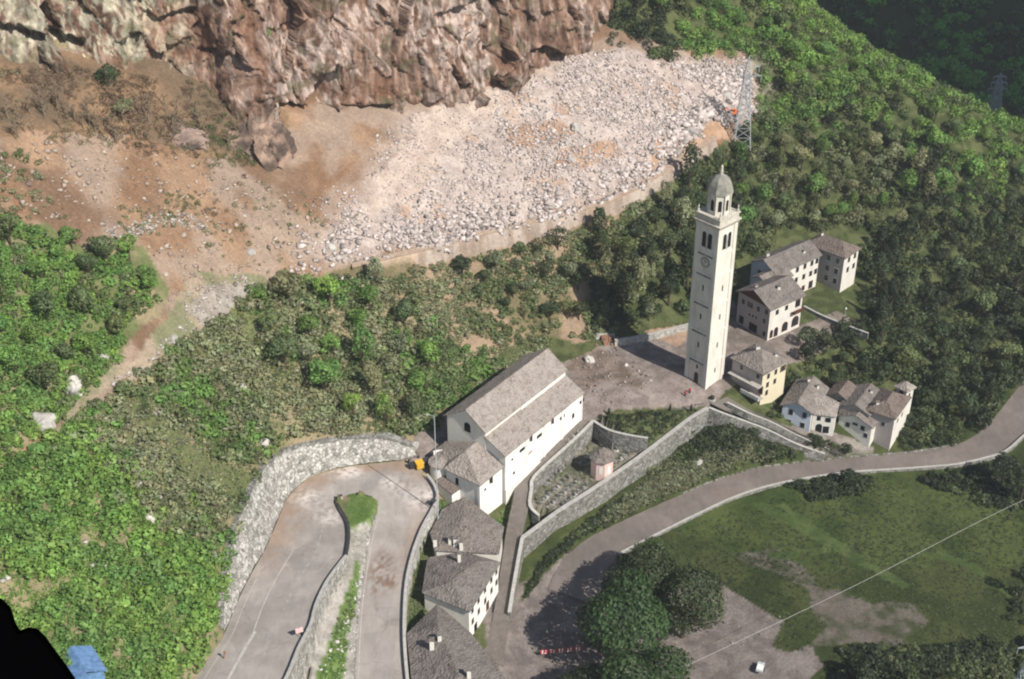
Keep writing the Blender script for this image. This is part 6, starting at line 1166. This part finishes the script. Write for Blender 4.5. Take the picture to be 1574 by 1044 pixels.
# orange excavator at the end of the fan
ep = gp(1127, 178, .1); e = empty('excavator', ep, R_(200), label='small orange excavator at the right end of the rock fan under the pylon', cat='excavator')
for s in (-1, 1):
    MB().prism([(-1.7, s*1.0-.25), (1.7, s*1.0-.25), (1.7, s*1.0+.25), (-1.7, s*1.0+.25)], 0, .8).build('track', M['iron'], e, bevel=.2)
MB().prism([(-1.6, -1.1), (1.2, -1.1), (1.2, 1.1), (-1.6, 1.1)], .85, 1.9).build('body', M['orange_paint'], e, bevel=.12); cbn = MB().prism([(-.1, .1), (1.3, .1), (1.3, 1.1), (-.1, 1.1)], 1.902, 2.95).build('cab', M['orange_paint'], e, bevel=.1); MB().box((.0, .05, 2.1), (1.35, 1.15, 2.75)).build('windows', M['glass_dark'], cbn)
MB().tube((1.1, -.3, 1.6), (3.2, -.3, 3.6), .22, .18, 6).tube((3.2, -.3, 3.6), (4.7, -.3, 1.8), .18, .14, 6).build('arm', M['orange_paint'], e); MB().prism([(4.3, -.8), (5.1, -.6), (5.1, 0), (4.3, .2)], .9, [1.7, 1.9, 1.9, 1.7]).build('bucket', M['iron'], e); e.scale = (.75, .75, .75)
# red and white barriers under the trees
for k in range(5):
    l = empty('barrier', W(836+k*13, 1008-k*1.2, -12.5), R_(4), label='%s of the five red and white traffic barriers under the trees' % ['leftmost', 'second from left', 'middle', 'second from right', 'rightmost'][k], cat='barrier', group='red and white barriers under the trees')
    MB().box((-.7, -.06, .55), (.7, .06, 1.5)).build('board', M['red_paint'], l); MB().box((-.42, -.08, .56), (-.14, .08, 1.49)).box((.14, -.08, .56), (.42, .08, 1.49)).build('white_stripes', M['white_paint'], l)
    MB().tube((-.6, 0, -.1), (-.6, 0, .6), .05).tube((.6, 0, -.1), (.6, 0, .6), .05).build('feet', M['iron'], l)
# parked motor bikes / crates pile on the yard: a small white and dark utility trailer
l = empty('trailer', W(1168, 1030, -13.5), R_(70), label='small white and dark trailer parked on the paved yard at the lower edge', cat='trailer'); MB().prism([(-1.3, -.7), (1.3, -.7), (1.3, .7), (-1.3, .7)], .55, 1.0).build('body', M['galvanised'], l, bevel=.05); MB().box((-1.2, -.6, 1.002), (.3, .6, 1.3)).build('cover', M['white_paint'], l); MB().tube((1.3, 0, .6), (2.4, 0, .5), .06).build('drawbar', M['iron'], l)
for s in (-1, 1): MB().tube((0, s*.72, .32), (0, s*.92, .32), .32, .32, 14).build('wheel', M['iron'], l)
l = empty('planter', gp(1094, 617), 0, label='round stone planter with a dark shrub at the foot of the tower', cat='planter'); MB().lathe([(.9, -.3), (1.0, .6), (.75, .62)], 14).build('tub', M['stone_light'], l); c = link('shrub', CROWNS['broad'][0], None, l); c.scale = (.9, .9, .8); c.location = (0, 0, 1.1); c.color = (.03, .045, .02, 1)
l = empty('hut', (0, 0, 0), 0); bpy.data.objects.remove(l)
# two people in red on the piazza: skinned figures
def person(px, py, lab, rot, step=.16, jacket='red_paint', arm=.15):
    P = gp(px, py); root = empty('person', P, rot, label=lab, cat='person', group=None)
    pts = {'pel': (0, 0, .95), 'wai': (0, 0, 1.12), 'che': (0, .02, 1.38), 'nec': (0, .02, 1.52), 'hea': (0, .05, 1.66), 'top': (0, .05, 1.76), 'hl': (-.1, 0, .9), 'kl': (-.11, step*.6, .5), 'al': (-.11, step*.2, .08), 'fl': (-.12, step*.2+.17, .03), 'hr': (.1, 0, .9), 'kr': (.11, -step*.2, .5), 'ar': (.11, -step, .09), 'fr': (.12, -step+.17, .03),
           'sl': (-.2, .0, 1.45), 'el': (-.28, -arm, 1.2), 'wl': (-.26, .08-arm, .96), 'sr': (.2, 0, 1.45), 'er': (.28, arm*.4, 1.2), 'wr': (.24, .22, 1.03)}
    E_ = [('pel','wai'),('wai','che'),('che','nec'),('nec','hea'),('hea','top'),('pel','hl'),('hl','kl'),('kl','al'),('al','fl'),('pel','hr'),('hr','kr'),('kr','ar'),('ar','fr'),('che','sl'),('sl','el'),('el','wl'),('che','sr'),('sr','er'),('er','wr')]
    rad = dict(pel=.14, wai=.13, che=.16, nec=.06, hea=.105, top=.08, hl=.095, kl=.062, al=.045, fl=.04, hr=.095, kr=.062, ar=.045, fr=.04, sl=.07, el=.048, wl=.034, sr=.07, er=.048, wr=.034)
    for s, n_ in ((-1, 'l'), (1, 'r')):
        w_ = np.array(pts['w'+n_])
        for f, (dx, L) in enumerate(((-.025, .075), (-.009, .085), (.009, .08), (.025, .065))):
            pts['f%s%d' % (n_, f)] = tuple(w_+[dx, .015, -.06]); pts['g%s%d' % (n_, f)] = tuple(w_+[dx, .03, -.06-L]); rad['f%s%d' % (n_, f)] = .010; rad['g%s%d' % (n_, f)] = .007; E_ += [('w'+n_, 'f%s%d' % (n_, f)), ('f%s%d' % (n_, f), 'g%s%d' % (n_, f))]
        pts['t'+n_] = tuple(w_+[-s*.03, .06, -.07]); rad['t'+n_] = .010; E_.append(('w'+n_, 't'+n_))
    ks = list(pts); me = bpy.data.meshes.new('body'); me.from_pydata([pts[k] for k in ks], [(ks.index(a), ks.index(b)) for a, b in E_], []); o = link('body', me, None, root)
    sk = o.modifiers.new('skin', 'SKIN'); 
    for k, v in zip(ks, me.skin_vertices[0].data): v.radius = (rad[k], rad[k]); v.use_root = (k == 'pel')
    ss = o.modifiers.new('sub', 'SUBSURF'); ss.levels = 1; ss.render_levels = 1
    for m_ in ('skin',): me.materials.append(M[m_])
    def cloth(name, prof, mat, c=(0, 0)): return MB().lathe(prof, 12, c).build(name, M[mat], root, smooth=True)
    j = cloth('jacket', [(.19, .82), (.2, 1.0), (.19, 1.2), (.235, 1.4), (.2, 1.5), (.08, 1.55)], jacket); j.scale = (1.15, .8, 1)
    slv = MB()
    for n_ in 'lr': slv.tube(pts['s'+n_], pts['e'+n_], .095, .075, 8).tube(pts['e'+n_], pts['w'+n_], .075, .055, 8)
    slv.build('sleeves', M[jacket], root, smooth=True); tr_ = MB()
    for n_ in 'lr': tr_.tube(pts['h'+n_], pts['k'+n_], .125, .095, 8).tube(pts['k'+n_], pts['a'+n_], .095, .08, 8)
    tr_.build('trousers', M['iron'], root, smooth=True)
    sh = MB()
    for n_ in 'lr': a_, f_ = pts['a'+n_], pts['f'+n_]; sh.box((a_[0]-.055, a_[1]-.07, 0), (a_[0]+.055, f_[1]+.06, .1))
    sh.build('shoes', M['rubber'], root, bevel=.02); MB().lathe([(.125, 1.66), (.12, 1.74), (.08, 1.81), (.01, 1.83)], 12, (0, .045)).build('helmet', M[jacket], root, smooth=True)
person(1060, 606, 'person in a red jacket standing on the piazza nearer the tower', R_(130)); person(1053, 610, 'person in a red jacket on the piazza nearer the church', R_(-60), .1, arm=.25)
# blue tin-roofed hut on the lower left slope
bp = gp(128, 1040); hz = bp[2]
l = empty('hut', (bp[0], bp[1], hz-1), R_(35), label='small hut with a faded blue metal roof among the bushes at the lower left', cat='hut')
MB().box((-2.6, -3.0, -1), (2.6, 3.0, 3.4)).build('wall', M['blue_metal'], l)
rf = MB(); 
for s in (-1, 1):
    p = [(-s*0.0, -3.4, 5.0), (-s*0.0, 3.4, 5.0), (s*3.1, 3.4, 3.3), (s*3.1, -3.4, 3.3)]; rf.add(p+[(x, y, z-.12) for x, y, z in p], [(0, 1, 2, 3), (7, 6, 5, 4)]+[(i, 4+i, 4+(i+1) % 4, (i+1) % 4) for i in range(4)])
rfo = rf.build('roof', M['blue_metal'], l)
for k in range(-5, 6):
    mb = MB()
    for s in (-1, 1): mb.tube((0, k*.62, 5.02), (s*3.1, k*.62, 3.32), .04, .04, 4)
    if k % 2 == 0: mb.build('seam', M['blue_metal'], rfo)
MB().box((2.6, -.5, -.5), (2.66, .5, 2.2)).build('door', M['iron'], l)
# black edge of the aircraft the picture was taken from, just below and left of the lens
ad = empty('aircraft_edge', (0, 0, HC), 0, label='black rounded edge of the aircraft in the lower left corner', cat='aircraft part')
fw = np.array([0, CP, -SP]); upv = np.array([0, SP, CP]); rt = np.array([1.0, 0, 0]); D0 = 1.1
def cp_(px, py, d): return fw*d+rt*((px-787)/FPX*d)+upv*(-(py-522)/FPX*d)
prof = [(-60,905),(-20,912),(4,921),(17,934),(24,957),(31,969),(44,964),(57,966),(70,978),(84,998),(102,1022),(122,1052),(140,1090)]
mb = MB(); V = []; nd = 9
cen = np.array([-90, 1160])
for px, py in prof:
    for k in range(nd):
        a = math.pi*k/(nd-1)-math.pi/2; d = D0+.10*math.sin(a); e = 1-math.cos(a); f = 1-.05*e*1.0
        x = cen[0]+(px-cen[0])*(1-.04*e); y = cen[1]+(py-cen[1])*(1-.04*e); V.append(cp_(x, y, d))
n_ = len(prof)
Fs = [(i*nd+k, (i+1)*nd+k, (i+1)*nd+k+1, i*nd+k+1) for i in range(n_-1) for k in range(nd-1)]
V += [cp_(cen[0], cen[1], D0-.1), cp_(cen[0], cen[1], D0+.1)]; c0_, c1_ = len(V)-2, len(V)-1
Fs += [(i*nd, c0_, (i+1)*nd) for i in range(n_-1)]+[((i+1)*nd+nd-1, c1_, i*nd+nd-1) for i in range(n_-1)]
mb.add(V, Fs); mb.build('rubber_rim', M['rubber'], ad, smooth=False)
